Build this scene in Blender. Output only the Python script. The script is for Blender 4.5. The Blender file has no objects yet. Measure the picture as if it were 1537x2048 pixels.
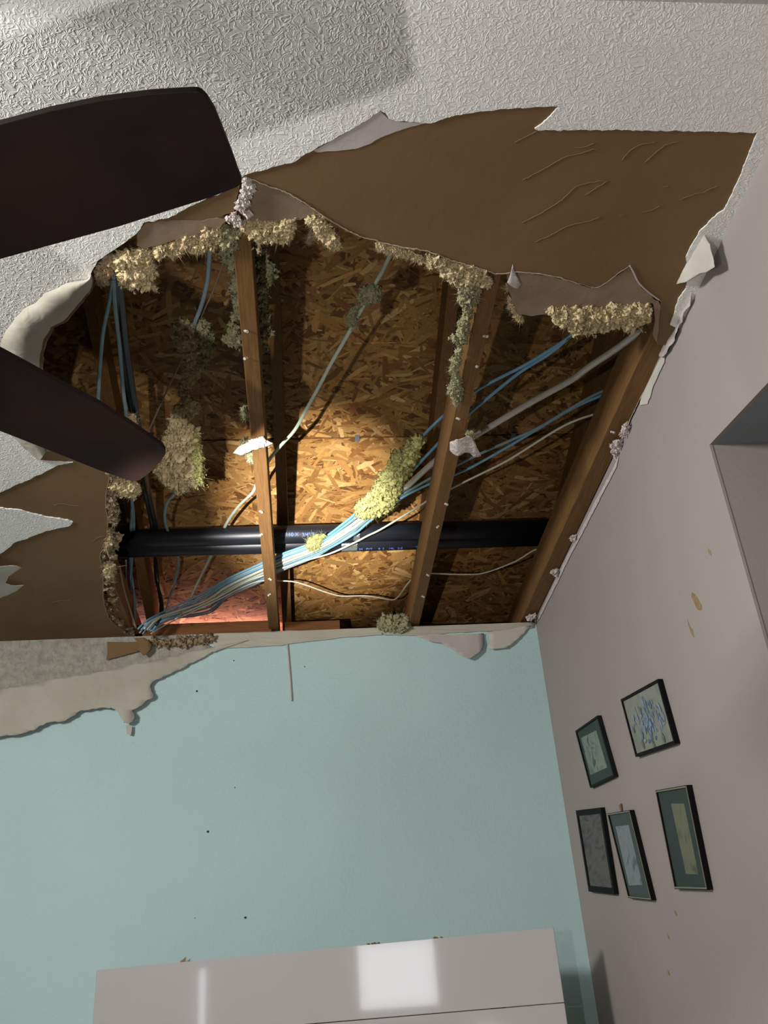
import bpy, bmesh, math, random
from mathutils import Vector, Matrix, noise
from mathutils.geometry import tessellate_polygon

SC = bpy.context.scene
COL = SC.collection
# ------------------------------------------------------------------ camera
CAMZ = 1.4
YAW, PITCH, ROLL, F = 0.10344, 0.52731, -0.07701, 1941.81
_ca, _sa, _cb, _sb, _cc, _sc = math.cos(YAW), math.sin(YAW), math.cos(PITCH), math.sin(PITCH), math.cos(ROLL), math.sin(ROLL)
FWD = Vector((_sa*_cb, _ca*_cb, _sb)); _r = Vector((_ca, -_sa, 0)); _u = _r.cross(FWD)
RIGHT = _cc*_r + _sc*_u; UP = -_sc*_r + _cc*_u
CAM = Vector((0, 0, CAMZ))
cd = bpy.data.cameras.new('camera'); cam = bpy.data.objects.new('camera', cd); COL.objects.link(cam)
cd.sensor_fit = 'VERTICAL'; cd.sensor_height = 36; cd.lens = F/2048*36; cd.clip_start = 0.02
cam.matrix_world = Matrix(((RIGHT.x, UP.x, -FWD.x, 0), (RIGHT.y, UP.y, -FWD.y, 0), (RIGHT.z, UP.z, -FWD.z, CAMZ), (0, 0, 0, 1)))
SC.camera = cam
# ------------------------------------------------------------------ world, light, exposure
W = bpy.data.worlds.new('world'); SC.world = W; W.use_nodes = True
W.node_tree.nodes['Background'].inputs[0].default_value = (0.5, 0.6, 0.7, 1)
W.node_tree.nodes['Background'].inputs[1].default_value = 0.0
SC.view_settings.view_transform = 'Standard'; SC.view_settings.look = 'None'
SC.view_settings.gamma = 1; SC.view_settings.use_curve_mapping = False; SC.view_settings.exposure = 0.0
CEIL = 3.08; YW = 3.861; XW = 1.030

def aim(o, target):
    o.rotation_euler = (Vector(target)-o.location).to_track_quat('-Z', 'Y').to_euler()
def spot(loc, target, power, size, blend, col, rad=0.012):
    l = bpy.data.lights.new('flashlight', 'SPOT'); l.energy = power; l.spot_size = math.radians(size)
    l.spot_blend = blend; l.color = col; l.shadow_soft_size = rad
    o = bpy.data.objects.new('flashlight', l); COL.objects.link(o); o.location = loc; aim(o, target); return o
def area(name, loc, target, power, sx, sy, col):
    l = bpy.data.lights.new(name, 'AREA'); l.shape = 'RECTANGLE'; l.size = sx; l.size_y = sy; l.energy = power; l.color = col
    o = bpy.data.objects.new(name, l); COL.objects.link(o); o.location = loc; aim(o, target); return o
FL = (-.405, .41, 1.53)
spot(FL, (0.10, 3.6, 3.30), 40, 150, 1.0, (1.0, .97, .93))       # flashlight spill over the whole room corner
spot(FL, (0.10, 3.42, 3.53), 60, 38, 1.0, (1.0, .95, .87))      # flashlight cone
spot(FL, (0.10, 3.57, 3.51), 2000, 15.5, 1.0, (1.0, .97, .92))      # flashlight hot centre
area('room_lamp', (-2.3, .5, 2.72), (1.0, 1.6, 3.0), 100, .5, .4, (1.0, .98, .95))
area('window_light', (-2.1, -2.4, 2.24), (0.0, 3.8, 2.0), 10, .72, .56, (.95, .97, 1.0))
area('added_streak_light', (-2.95, -.38, 2.0), (-.38, 3.7, 1.7), .55, .05, .5, (.85, .92, 1.0))  # added narrow light, only gives the streak reflected in the glossy board
area('added_eave_glow', (-.47, 4.36, 3.22), (-.47, 4.40, 3.4), 5, .66, .05, (1.0, .50, .50))  # added lamp hidden behind the wall plate for the pink glow, no known fixture
# ------------------------------------------------------------------ pixel helpers
def ray(x, y):
    return RIGHT*((x-768.5)/F) + UP*(-(y-1024)/F) + FWD
def onz(x, y, z):
    d = ray(x, y); return CAM + d*((z-CAMZ)/d.z)
def onx(x, y, X):
    d = ray(x, y); return CAM + d*(X/d.x)
def ony(x, y, Y):
    d = ray(x, y); return CAM + d*(Y/d.y)
DS = .267
def deckz(Y): return CAMZ + 2.038 - DS*(Y-3.842)
def ondeck(x, y, off=0):
    d = ray(x, y); t = (2.038-off+DS*3.842)/(d.z+DS*d.y); return CAM + d*t
def onceil(x, y, dz=0): return onz(x, y, CEIL+dz)
def jag(pts, amp=2.0, step=5.0, seed=1, closed=False):
    r = random.Random(seed); out = []; n = len(pts)
    for i in range(n if closed else n-1):
        a, b = pts[i], pts[(i+1) % n]
        L = math.hypot(b[0]-a[0], b[1]-a[1]); k = max(1, int(L/step)); out.append(a)
        for j in range(1, k):
            t = j/k; px = a[0]+(b[0]-a[0])*t; py = a[1]+(b[1]-a[1])*t
            nx, ny = -(b[1]-a[1])/L, (b[0]-a[0])/L
            o = amp*(noise.noise(Vector((px*.07, py*.07, seed)))*1.2 + r.uniform(-.35, .35))
            out.append((px+nx*o, py+ny*o))
    if not closed: out.append(pts[-1])
    return out
# ------------------------------------------------------------------ materials
def srgb(h):
    if isinstance(h, str):
        h = [int(h[i:i+2], 16)/255 for i in (0, 2, 4)]
    return tuple(c/12.92 if c <= .04045 else ((c+.055)/1.055)**2.4 for c in h) + (1,)
def mat(name, c1, c2=None, rough=.8, nscale=8, bumps=(), spec=.3, metal=0, stretch=(1, 1, 1), ndetail=4, coat=0):
    m = bpy.data.materials.new(name); m.use_nodes = True; nt = m.node_tree; N = nt.nodes; L = nt.links
    b = N['Principled BSDF']; b.inputs['Roughness'].default_value = rough; b.inputs['Specular IOR Level'].default_value = spec
    b.inputs['Metallic'].default_value = metal; b.inputs['Coat Weight'].default_value = coat
    tc = N.new('ShaderNodeTexCoord'); mp = N.new('ShaderNodeMapping'); mp.inputs['Scale'].default_value = stretch
    L.new(tc.outputs['Object'], mp.inputs['Vector'])
    if c2 is None: b.inputs['Base Color'].default_value = srgb(c1)
    else:
        n = N.new('ShaderNodeTexNoise'); n.inputs['Scale'].default_value = nscale; n.inputs['Detail'].default_value = ndetail
        r = N.new('ShaderNodeValToRGB'); r.color_ramp.elements[0].position = .35; r.color_ramp.elements[1].position = .65
        r.color_ramp.elements[0].color = srgb(c1); r.color_ramp.elements[1].color = srgb(c2)
        L.new(mp.outputs[0], n.inputs['Vector']); L.new(n.outputs['Fac'], r.inputs[0]); L.new(r.outputs[0], b.inputs['Base Color'])
    prev = None
    for (sc, st, dist, distort) in bumps:
        n = N.new('ShaderNodeTexNoise'); n.inputs['Scale'].default_value = sc; n.inputs['Detail'].default_value = 2
        n.inputs['Distortion'].default_value = distort
        bp = N.new('ShaderNodeBump'); bp.inputs['Strength'].default_value = st; bp.inputs['Distance'].default_value = dist
        L.new(mp.outputs[0], n.inputs['Vector']); L.new(n.outputs['Fac'], bp.inputs['Height'])
        if prev: L.new(prev.outputs[0], bp.inputs['Normal'])
        prev = bp
    if prev: L.new(prev.outputs[0], b.inputs['Normal'])
    return m
def tex_ceiling():
    m = mat('textured_ceiling_paint', 'e6e6e1', 'ebebe7', rough=.75, nscale=1.5)
    nt = m.node_tree; N = nt.nodes; L = nt.links; b = N['Principled BSDF']; tc = N['Texture Coordinate']
    n = N.new('ShaderNodeTexNoise'); n.inputs['Scale'].default_value = 54; n.inputs['Detail'].default_value = 1.0; n.inputs['Distortion'].default_value = 1.6
    L.new(tc.outputs['Object'], n.inputs['Vector'])
    # ridges where the noise crosses its middle: short worm-like strokes
    s = N.new('ShaderNodeMath'); s.operation = 'SUBTRACT'; s.inputs[1].default_value = .5; L.new(n.outputs['Fac'], s.inputs[0])
    a = N.new('ShaderNodeMath'); a.operation = 'ABSOLUTE'; L.new(s.outputs[0], a.inputs[0])
    r = N.new('ShaderNodeMapRange'); r.inputs['From Min'].default_value = 0; r.inputs['From Max'].default_value = .11
    r.inputs['To Min'].default_value = 1; r.inputs['To Max'].default_value = 0; r.interpolation_type = 'SMOOTHSTEP'
    L.new(a.outputs[0], r.inputs['Value'])
    n2 = N.new('ShaderNodeTexNoise'); n2.inputs['Scale'].default_value = 150; n2.inputs['Detail'].default_value = 2
    L.new(tc.outputs['Object'], n2.inputs['Vector'])
    mx = N.new('ShaderNodeMath'); mx.operation = 'MULTIPLY_ADD'; mx.inputs[1].default_value = .5
    L.new(n2.outputs['Fac'], mx.inputs[0]); L.new(r.outputs[0], mx.inputs[2])
    bp = N.new('ShaderNodeBump'); bp.inputs['Strength'].default_value = .42; bp.inputs['Distance'].default_value = .0026; bp.invert = False
    L.new(mx.outputs[0], bp.inputs['Height']); L.new(bp.outputs[0], b.inputs['Normal'])
    return m
def osb_mat():
    m = mat('oriented_strand_board', 'a87840', rough=.62, spec=.35, bumps=((160, .25, .001, 0),))
    nt = m.node_tree; N = nt.nodes; L = nt.links; b = N['Principled BSDF']
    at = N.new('ShaderNodeAttribute'); at.attribute_name = 'flake'
    n = N.new('ShaderNodeTexNoise'); n.inputs['Scale'].default_value = 90; n.inputs['Detail'].default_value = 5
    L.new(N['Texture Coordinate'].outputs['Object'], n.inputs['Vector'])
    r = N.new('ShaderNodeMapRange'); r.inputs['To Min'].default_value = .7; r.inputs['To Max'].default_value = 1.25
    L.new(n.outputs['Fac'], r.inputs['Value'])
    v = N.new('ShaderNodeVectorMath'); v.operation = 'SCALE'; L.new(at.outputs['Color'], v.inputs[0]); L.new(r.outputs[0], v.inputs['Scale'])
    L.new(v.outputs[0], b.inputs['Base Color'])
    return m
M = {
 'ceil': tex_ceiling(),
 'brown': mat('brown_board_paper', '735b3f', '7b6346', rough=.9, nscale=3, bumps=((30, .15, .004, .5), (400, .2, .0006, 0)), spec=.15),
 'brownpatch': mat('grey_brown_board_paper', '84705a', '8f7c68', rough=.9, nscale=12, bumps=((40, .3, .003, .5),), spec=.15),
 'hang': mat('hanging_paper', 'a8a496', 'b3afa2', rough=.9, nscale=5, bumps=((14, .5, .01, .8), (200, .2, .001, 0)), spec=.15),
 'crumb': mat('crumbly_bare_strip', '8e8b80', 'a5a196', rough=.95, nscale=34, bumps=((90, .9, .006, .6), (20, .4, .006, .5)), spec=.1, ndetail=8),
 'edge': mat('pale_torn_paper_edge', 'bfae98', 'a08c74', rough=.9, nscale=40),
 'tear': mat('raised_paper_tear', '84694a', rough=.9),
 'core': mat('broken_gypsum_core', 'a8957a', '5e4a36', rough=.95, nscale=60, bumps=((90, .8, .006, .5),), spec=.1),
 'paper': mat('torn_white_paper', 'b9b5ab', 'c8c4bb', rough=.9, nscale=9, bumps=((18, .35, .006, .6), (200, .2, .001, 0)), spec=.15),
 'pinkpaper': mat('torn_grey_pink_paper', 'b3a9a4', 'bdb4b0', rough=.9, nscale=9, bumps=((40, .3, .002, .6),), spec=.15),
 'plaster': mat('broken_plaster', 'd8cdc8', 'b8aca6', rough=.95, nscale=80, bumps=((120, .8, .004, .5),), spec=.1),
 'teal': mat('teal_wall_paint', 'aec8c8', 'b2cccc', rough=.6, nscale=2, bumps=((75, .45, .004, .6), (240, .25, .0015, 0)), spec=.3),
 'mauve': mat('mauve_wall_paint', '9b918e', '9f9592', rough=.7, nscale=1.2, bumps=((75, .25, .003, .6),), spec=.25),
 'bluegrey': mat('blue_grey_soffit_paint', '8a9296', '8f979b', rough=.8, nscale=3, bumps=((80, .5, .004, .8),), spec=.2),
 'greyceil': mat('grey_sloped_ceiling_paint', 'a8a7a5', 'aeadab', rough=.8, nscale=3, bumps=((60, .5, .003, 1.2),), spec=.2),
 'wood': mat('framing_lumber', '7b5b37', '6c4c2b', rough=.75, nscale=14, stretch=(14, .8, 14), bumps=((40, .25, .002, .3),), spec=.2, ndetail=6),
 'woodx': mat('plate_lumber', '7d5231', '6a4428', rough=.8, nscale=14, stretch=(.8, 14, 14), bumps=((40, .25, .002, .3),), spec=.2, ndetail=6),
 'osb': osb_mat(),
 'osbback': mat('dark_roofing_felt', '17120d', rough=.95),
 'pipe': mat('black_plastic_pipe', '16181e', '1d2027', rough=.42, nscale=6, stretch=(.4, 4, 4), spec=.5, bumps=((30, .1, .002, 0),)),
 'foil': mat('silver_foil_tape', 'c8cac9', rough=.28, metal=.9, bumps=((60, .8, .004, .8),)),
 'ink': mat('blue_stencil_ink', '5b78c8', rough=.6),
 'blue': mat('blue_cable_jacket', '6a9dba', '77a8c2', rough=.42, nscale=20, spec=.5),
 'slate': mat('slate_blue_cable_jacket', '80979f', '748b94', rough=.45, nscale=20, spec=.5),
 'tealc': mat('dusty_teal_cable_jacket', '6f949c', '668a93', rough=.45, nscale=20, spec=.5),
 'white': mat('white_cable_jacket', 'cfcbb8', 'd8d4c4', rough=.42, nscale=20, spec=.5),
 'green': mat('pale_green_cable_jacket', 'aab7a6', 'b5c0ae', rough=.5, nscale=20, spec=.5),
 'black': mat('black_cable_jacket', '101214', rough=.4, spec=.5),
 'rod': mat('brown_grey_wire', '8a7663', rough=.6),
 'shiny': mat('shiny_grey_cable_sleeve', 'b3aea4', 'bdb8ae', rough=.18, nscale=30, spec=.7, bumps=((25, .35, .006, .6),)),
 'ins': mat('yellow_cream_insulation', 'dac7a0', 'c6b288', rough=1, nscale=45, bumps=((140, .9, .006, .8),), spec=.05),
 'insy': mat('bright_yellow_insulation', 'c9c585', 'aaa768', rough=1, nscale=45, bumps=((140, .9, .006, .8),), spec=.05),
 'insg': mat('grey_green_insulation', 'aaa582', '95926f', rough=1, nscale=45, bumps=((140, .9, .006, .8),), spec=.05),
 'inso': mat('orange_cream_insulation', 'dbc9a2', 'cab88e', rough=1, nscale=45, bumps=((140, .9, .006, .8),), spec=.05),
 'insp': mat('pinkish_cream_insulation', 'c2ac8e', 'ab9678', rough=1, nscale=45, bumps=((140, .9, .006, .8),), spec=.05),
 'fan': mat('dark_walnut_blade', '0d0504', '170a07', rough=.6, nscale=9, stretch=(1, 1, 1), spec=.2, bumps=((50, .1, .001, 0),)),
 'fanedge': mat('dark_blade_edge', '20241f', rough=.5),
 'metal': mat('dark_bronze_metal', '2a211c', rough=.35, metal=.8),
 'screw': mat('screw_head_metal', 'd8d4cc', rough=.35, metal=.4),
 'clip': mat('grey_galvanised_clip', '8f9192', rough=.4, metal=.7),
 'gloss': mat('glossy_white_board', 'b9b6b6', rough=.06, spec=.5, coat=.3),
 'seam': mat('dark_seam_line', '5e5a58', rough=.7),
 'stain': mat('brown_wall_stain', '93805f', '85714f', rough=.8, nscale=60),
 'speck': mat('dark_wall_speck', '2c2b28', rough=.8),
 'fblack': mat('black_picture_frame_paint', '0c0c0d', rough=.6, spec=.12),
 'fgrey': mat('dark_teal_picture_frame', '141a19', rough=.6, spec=.12),
 'fgold': mat('champagne_metal_frame', 'a8987e', rough=.3, metal=.8),
 'matg': mat('grey_green_mount_board', '55605e', rough=.7),
 'matd': mat('dark_green_mount_board', '3c4a47', '47524f', rough=.7, nscale=6),
 'brass': mat('brass_picture_hanger', '9a7048', rough=.35, metal=.7),
 'floor': mat('beige_carpet', '8a8178', '7d756c', rough=1, nscale=40),
}
def art_mat(name, cols, scale, stretch, thr=((.3, .45, .6, .75))):
    m = bpy.data.materials.new(name); m.use_nodes = True; N = m.node_tree.nodes; L = m.node_tree.links
    tc = N.new('ShaderNodeTexCoord'); mp = N.new('ShaderNodeMapping'); mp.inputs['Scale'].default_value = stretch
    n = N.new('ShaderNodeTexNoise'); n.inputs['Scale'].default_value = scale; n.inputs['Detail'].default_value = 4; n.inputs['Distortion'].default_value = .8
    r = N.new('ShaderNodeValToRGB'); e = r.color_ramp.elements
    while len(e) < len(cols): e.new(.5)
    for i, c in enumerate(cols): e[i].position = .32 + .36*i/(len(cols)-1); e[i].color = srgb(c)
    L.new(tc.outputs['Object'], mp.inputs[0]); L.new(mp.outputs[0], n.inputs['Vector']); L.new(n.outputs['Fac'], r.inputs[0])
    b = N['Principled BSDF']; L.new(r.outputs[0], b.inputs['Base Color']); b.inputs['Roughness'].default_value = .6
    return m
# ------------------------------------------------------------------ object helpers
def link(name, verts, faces, m, parent=None, smooth=False, mats=None, fm=None):
    me = bpy.data.meshes.new(name); me.from_pydata([tuple(v) for v in verts], [], faces); me.validate()
    for mm in (mats or [m]): me.materials.append(mm)
    if fm:
        for p, i in zip(me.polygons, fm): p.material_index = i
    if smooth:
        for p in me.polygons: p.use_smooth = True
    o = bpy.data.objects.new(name, me); COL.objects.link(o)
    if parent: o.parent = parent
    return o
def tag(o, label, cat, group=None):
    o['label'] = label; o['category'] = cat
    if group: o['group'] = group
    return o
def struct(o): o['kind'] = 'structure'; return o
def empty(name, label, cat, group=None, loc=(0, 0, 0)):
    o = bpy.data.objects.new(name, None); COL.objects.link(o); o.location = loc; o.empty_display_size = .05
    return tag(o, label, cat, group)
def at0(o):
    """children are built in world coordinates; keep them there under a moved parent"""
    for c in o.children: c.matrix_parent_inverse = Matrix.Translation(o.location).inverted()
def slab(pts, off, flip=False):
    """closed outline (world points) -> verts, faces of a solid whose second side is shifted by off"""
    n = len(pts); off = Vector(off); v = list(pts) + [p+off for p in pts]
    # flatten to 2D for tessellation
    nrm = Vector((0, 0, 0))
    for i in range(n):
        a, b = pts[i], pts[(i+1) % n]
        nrm += (a-pts[0]).cross(b-pts[0])
    nrm.normalize(); ax = nrm.orthogonal().normalized(); ay = nrm.cross(ax)
    fl = [Vector(((p-pts[0]).dot(ax), (p-pts[0]).dot(ay), 0)) for p in pts]
    tr = tessellate_polygon([fl]); f = [tuple(t) for t in tr] + [tuple(i+n for i in reversed(t)) for t in tr]
    f += [(i, i+n, (i+1) % n+n, (i+1) % n) for i in range(n)]
    return v, f
def box(x0, x1, y0, y1, z0, z1):
    v = [Vector((x, y, z)) for z in (z0, z1) for y in (y0, y1) for x in (x0, x1)]
    return v, [(0, 2, 3, 1), (4, 5, 7, 6), (0, 1, 5, 4), (2, 6, 7, 3), (0, 4, 6, 2), (1, 3, 7, 5)]
def fixn(o):
    bm = bmesh.new(); bm.from_mesh(o.data); bmesh.ops.recalc_face_normals(bm, faces=bm.faces); bm.to_mesh(o.data); bm.free(); return o
def join(parts):
    V, Fc = [], []
    for v, f in parts:
        k = len(V); V += list(v); Fc += [tuple(i+k for i in t) for t in f]
    return V, Fc
def catmull(P, n=6):
    Q = []
    for i in range(len(P)-1):
        p0, p1, p2, p3 = P[max(0, i-1)], P[i], P[i+1], P[min(len(P)-1, i+2)]
        for k in range(n):
            t = k/n
            Q.append(.5*((2*p1)+(p2-p0)*t+(2*p0-5*p1+4*p2-p3)*t*t+(3*p1-p0-3*p2+p3)*t**3))
    Q.append(P[-1]); return Q
def tube(P, ra, rb=None, n=10, sub=6, twist=0.0, cap=True):
    rb = rb or ra; Q = catmull(P, sub) if sub > 1 else P; V, Fc = [], []; up = Vector((0, 0, 1))
    for i, q in enumerate(Q):
        t = (Q[min(i+1, len(Q)-1)]-Q[max(i-1, 0)]).normalized()
        s = t.cross(up)
        if s.length < 1e-3: s = t.cross(Vector((1, 0, 0)))
        s.normalize(); w = s.cross(t).normalized(); th = twist*i/len(Q)
        s, w = s*math.cos(th)+w*math.sin(th), w*math.cos(th)-s*math.sin(th)
        for k in range(n):
            a = 2*math.pi*k/n; V.append(q+s*(ra*math.cos(a))+w*(rb*math.sin(a)))
    for i in range(len(Q)-1):
        for k in range(n): Fc.append((i*n+k, i*n+(k+1) % n, (i+1)*n+(k+1) % n, (i+1)*n+k))
    if cap: Fc += [tuple(range(n))[::-1], tuple((len(Q)-1)*n+k for k in range(n))]
    return V, Fc
_ico = {}
def ico(sub):
    if sub not in _ico:
        bm = bmesh.new(); bmesh.ops.create_icosphere(bm, subdivisions=sub, radius=1)
        _ico[sub] = ([v.co.copy() for v in bm.verts], [tuple(v.index for v in f.verts) for f in bm.faces]); bm.free()
    return _ico[sub]
def blob(c, r, sq=(1, 1, 1), amp=.5, fr=2.2, sub=2, seed=0, rot=None):
    vs, fs = ico(sub); o = Vector((seed*3.1, seed*1.7, seed*.9)); out = []
    for v in vs:
        k = 1+amp*noise.noise(v*fr+o)+amp*.5*noise.noise(v*fr*2.6+o)
        p = Vector((v.x*sq[0], v.y*sq[1], v.z*sq[2]))*(r*k)
        if rot: p = rot @ p
        out.append(c+p)
    return out, fs
def inside(x, y, P):
    c = False; j = len(P)-1
    for i in range(len(P)):
        if (P[i][1] > y) != (P[j][1] > y) and x < (P[j][0]-P[i][0])*(y-P[i][1])/(P[j][1]-P[i][1])+P[i][0]: c = not c
        j = i
    return c
def edged(x, y, P):
    d = 1e9
    for i in range(len(P)):
        ax, ay = P[i]; bx, by = P[(i+1) % len(P)]; L = (bx-ax)**2+(by-ay)**2 or 1
        t = max(0, min(1, ((x-ax)*(bx-ax)+(y-ay)*(by-ay))/L)); d = min(d, math.hypot(x-ax-t*(bx-ax), y-ay-t*(by-ay)))
    return d
CLN = [0]
def clump(label, P, place, m, rpx=7.0, dens=1.0, hair=9, hl=13, thick=1.0, group='loose insulation tufts'):
    """fluffy insulation filling an outline: many small ragged lumps and loose fibres with real depth"""
    hair = int(hair*1.3)
    CLN[0] += 1; rd = random.Random(CLN[0]*7+3); xs = [p[0] for p in P]; ys = [p[1] for p in P]
    area_ = abs(sum(P[i][0]*P[(i+1) % len(P)][1]-P[(i+1) % len(P)][0]*P[i][1] for i in range(len(P)))/2)
    P = jag(P, 6.0, 5, CLN[0], True); n = max(8, int(dens*area_/(rpx*rpx*.55))); parts = []; hv, hf = [], []; cnt = 0; tries = 0
    while cnt < n and tries < n*60:
        tries += 1; x = rd.uniform(min(xs), max(xs)); y = rd.uniform(min(ys), max(ys))
        if not inside(x, y, P): continue
        e = edged(x, y, P)
        if e < rpx*.35: continue
        cnt += 1
        c = place(x, y); k = (c-CAM).length/F                     # metres per pixel there
        r = rpx*k*rd.choice((.35, .5, .7, .9, 1.15))*min(1.15, .5+e/rpx*.6)
        v = (c-CAM).normalized(); c = c+v*rd.uniform(-1, 1)*min(e, 18)*k*thick*.7
        rot = Matrix.Rotation(rd.uniform(0, 6.28), 3, Vector((rd.uniform(-1, 1), rd.uniform(-1, 1), rd.uniform(-1, 1))).normalized())
        parts.append(blob(c, r, (rd.uniform(.6, 1.0), rd.uniform(.7, 1.1), rd.uniform(.8, 1.4)), 1.5, 1.7, 3, rd.randint(0, 999), rot))
        for h in range(hair):
            d = Vector((rd.gauss(0, 1), rd.gauss(0, 1), rd.gauss(0, 1)-.3)).normalized()
            s = c+d*r*.75; L = hl*k*rd.uniform(.15, .75)*(1 if rd.random() < .93 else 1.6); w = d.orthogonal().normalized()*(.26*k*rd.uniform(.5, 1.2)); w = Matrix.Rotation(rd.uniform(0, 6.28), 3, d) @ w
            b = Vector((rd.gauss(0, 1), rd.gauss(0, 1), rd.gauss(0, 1)))*L*.34
            w2 = d.cross(w).normalized()*w.length
            i = len(hv); hv += [s-w, s+w, s+w2*1.6, s+d*L*.6+b-w*.6, s+d*L*.6+b+w*.6, s+d*L*.6+b+w2, s+d*L+b*1.8]
            hf += [(i, i+1, i+4, i+3), (i+1, i+2, i+5, i+4), (i+2, i, i+3, i+5), (i+3, i+4, i+6), (i+4, i+5, i+6), (i+5, i+3, i+6)]
    Pw = jag(P, 2, 6, CLN[0]+50, True)
    for q in range(int(len(Pw)*.35)):
        x, y = Pw[rd.randrange(len(Pw))]; c = place(x, y); k = (c-CAM).length/F
        gx, gy = rd.gauss(0, .7), rd.uniform(-.2, 1.2); n_ = rd.randint(2, 5); r = rpx*k*rd.uniform(.3, .6)
        for j in range(n_):
            cc = place(x+gx*j*rpx*.45+rd.gauss(0, .8), y+gy*j*rpx*.45+rd.gauss(0, .8)) + Vector((rd.gauss(0, 1), rd.gauss(0, 1), rd.gauss(0, 1)))*k*2
            parts.append(blob(cc, r*(1-.16*j), (rd.uniform(.6, 1), rd.uniform(.7, 1.1), rd.uniform(.8, 1.5)), 1.5, 1.9, 2, rd.randint(0, 999)))
    parts.append((hv, hf)); V, Fc = join(parts)
    o = link('insulation_tuft', V, Fc, M[m], smooth=True)
    return tag(o, label, 'insulation', group)
def lump(name, label, cat, P, place, m, rpx=5, dens=1.4, group=None, parent=None, amp=.55):
    """hard crumbly lump (plaster) filling an outline"""
    CLN[0] += 1; rd = random.Random(CLN[0]*13+1); xs = [p[0] for p in P]; ys = [p[1] for p in P]
    area_ = abs(sum(P[i][0]*P[(i+1) % len(P)][1]-P[(i+1) % len(P)][0]*P[i][1] for i in range(len(P)))/2)
    n = max(3, int(dens*area_/(rpx*rpx))); parts = []; t = 0
    while len(parts) < n and t < 4000:
        t += 1; x = rd.uniform(min(xs), max(xs)); y = rd.uniform(min(ys), max(ys))
        if not inside(x, y, P) or edged(x, y, P) < rpx*.4: continue
        c = place(x, y); k = (c-CAM).length/F
        parts.append(blob(c, rpx*k*rd.uniform(.6, 1.2), (1.3, 1, .6), amp*1.5, 1.5, 2, rd.randint(0, 999), Matrix.Rotation(rd.uniform(0, 6), 3, 'Y')))
    V, Fc = join(parts); o = link(name, V, Fc, M[m], parent)
    if not parent: tag(o, label, cat, group)
    return o
def sheet(name, P, place, off, m, parent=None, curl=None, sub=3, th=None):
    """thin but solid torn sheet: outline in pixels placed on a surface; curl(x,y) -> world offset; thickness off"""
    pts = [place(x, y) for x, y in P]; n = len(pts)
    xs = [p[0] for p in P]; ys = [p[1] for p in P]
    # add interior points through a coarse grid so that it can bend
    bm = bmesh.new(); fl = [Vector((x, y, 0)) for x, y in P]; tr = tessellate_polygon([fl]); bv = [bm.verts.new(f) for f in fl]
    for t in tr:
        try: bm.faces.new([bv[i] for i in t])
        except ValueError: pass
    if curl:
        for _ in range(2):
            for ax in (0, 1):
                lo, hi = (min(xs), max(xs)) if ax == 0 else (min(ys), max(ys)); k = max(3, int((hi-lo)/9/sub*2))
                if _: break
                for i in range(1, k):
                    co = [0, 0, 0]; no = [0, 0, 0]; co[ax] = lo+(hi-lo)*i/k; no[ax] = 1
                    bmesh.ops.bisect_plane(bm, geom=bm.verts[:]+bm.edges[:]+bm.faces[:], plane_co=co, plane_no=no)
    bmesh.ops.recalc_face_normals(bm, faces=bm.faces)
    off = Vector(off); orig = {}
    for v in bm.verts:
        x, y = v.co.x, v.co.y; w = place(x, y)
        orig[v] = w + (Vector(curl(x, y)) if curl else Vector((0, 0, 0)))
    for v, w in orig.items(): v.co = w
    faces = bm.faces[:]
    r = bmesh.ops.extrude_face_region(bm, geom=faces)
    for g in r['geom']:
        if isinstance(g, bmesh.types.BMVert): g.co += off
    bmesh.ops.recalc_face_normals(bm, faces=bm.faces)
    me = bpy.data.meshes.new(name); bm.to_mesh(me); bm.free(); me.materials.append(M[m])
    o = bpy.data.objects.new(name, me); COL.objects.link(o)
    if curl:
        for p in me.polygons: p.use_smooth = True
    if parent: o.parent = parent
    return o
# ================================================================== SETTING
V_, F_ = box(-3, 2.4, -2.6, YW, -.05, 0); struct(link('floor', V_, F_, M['floor']))
V_, F_ = box(-3, XW+.1, YW, YW+.014, 0, CEIL); struct(link('wall_back', V_, F_, M['teal']))
V_, F_ = box(-3.1, -3, -2.6, YW, 0, CEIL); struct(link('wall_left', V_, F_, M['mauve']))
V_, F_ = box(-3, 2.4, -2.7, -2.6, 0, 3.7); struct(link('wall_front', V_, F_, M['mauve']))
# right wall with the opening under a sloping header
YJ, ZJ = 1.945, CAMZ+1.31
hdr = lambda Y: ZJ-(YJ-Y)*.178
poly = [Vector((XW, YW+.014, 0)), Vector((XW, YJ, 0)), Vector((XW, YJ, ZJ)), Vector((XW, -2.6, hdr(-2.6))), Vector((XW, -2.6, 3.7)), Vector((XW, 1.03, 3.7)), Vector((XW, 1.03, CEIL+.0136)), Vector((XW, YW+.014, CEIL+.0136))]
V_, F_ = slab(poly, (.012, 0, 0)); struct(fixn(link('wall_right', V_, F_, M['mauve'])))
V_, F_ = box(XW+.012, 2.4, YJ, YJ+.1, 0, 3.0); struct(link('wall_hall', V_, F_, M['mauve']))
V_, F_ = slab([Vector((XW+.012, YJ, ZJ)), Vector((2.4, YJ, ZJ)), Vector((2.4, -2.6, hdr(-2.6))), Vector((XW+.012, -2.6, hdr(-2.6)))], (0, 0, .05))
struct(fixn(link('ceiling_hall', V_, F_, M['bluegrey'])))
V_, F_ = box(2.4, 2.5, -2.6, YJ, 0, 3.0); struct(link('wall_hall_side', V_, F_, M['mauve']))
# corner bead along the opening
b0 = Vector((XW, YJ, ZJ))
V_, F_ = box(XW-.0015, XW+.006, YJ-.0015, YJ+.006, 0, ZJ); struct(link('trim_1', V_, F_, M['mauve']))

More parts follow.
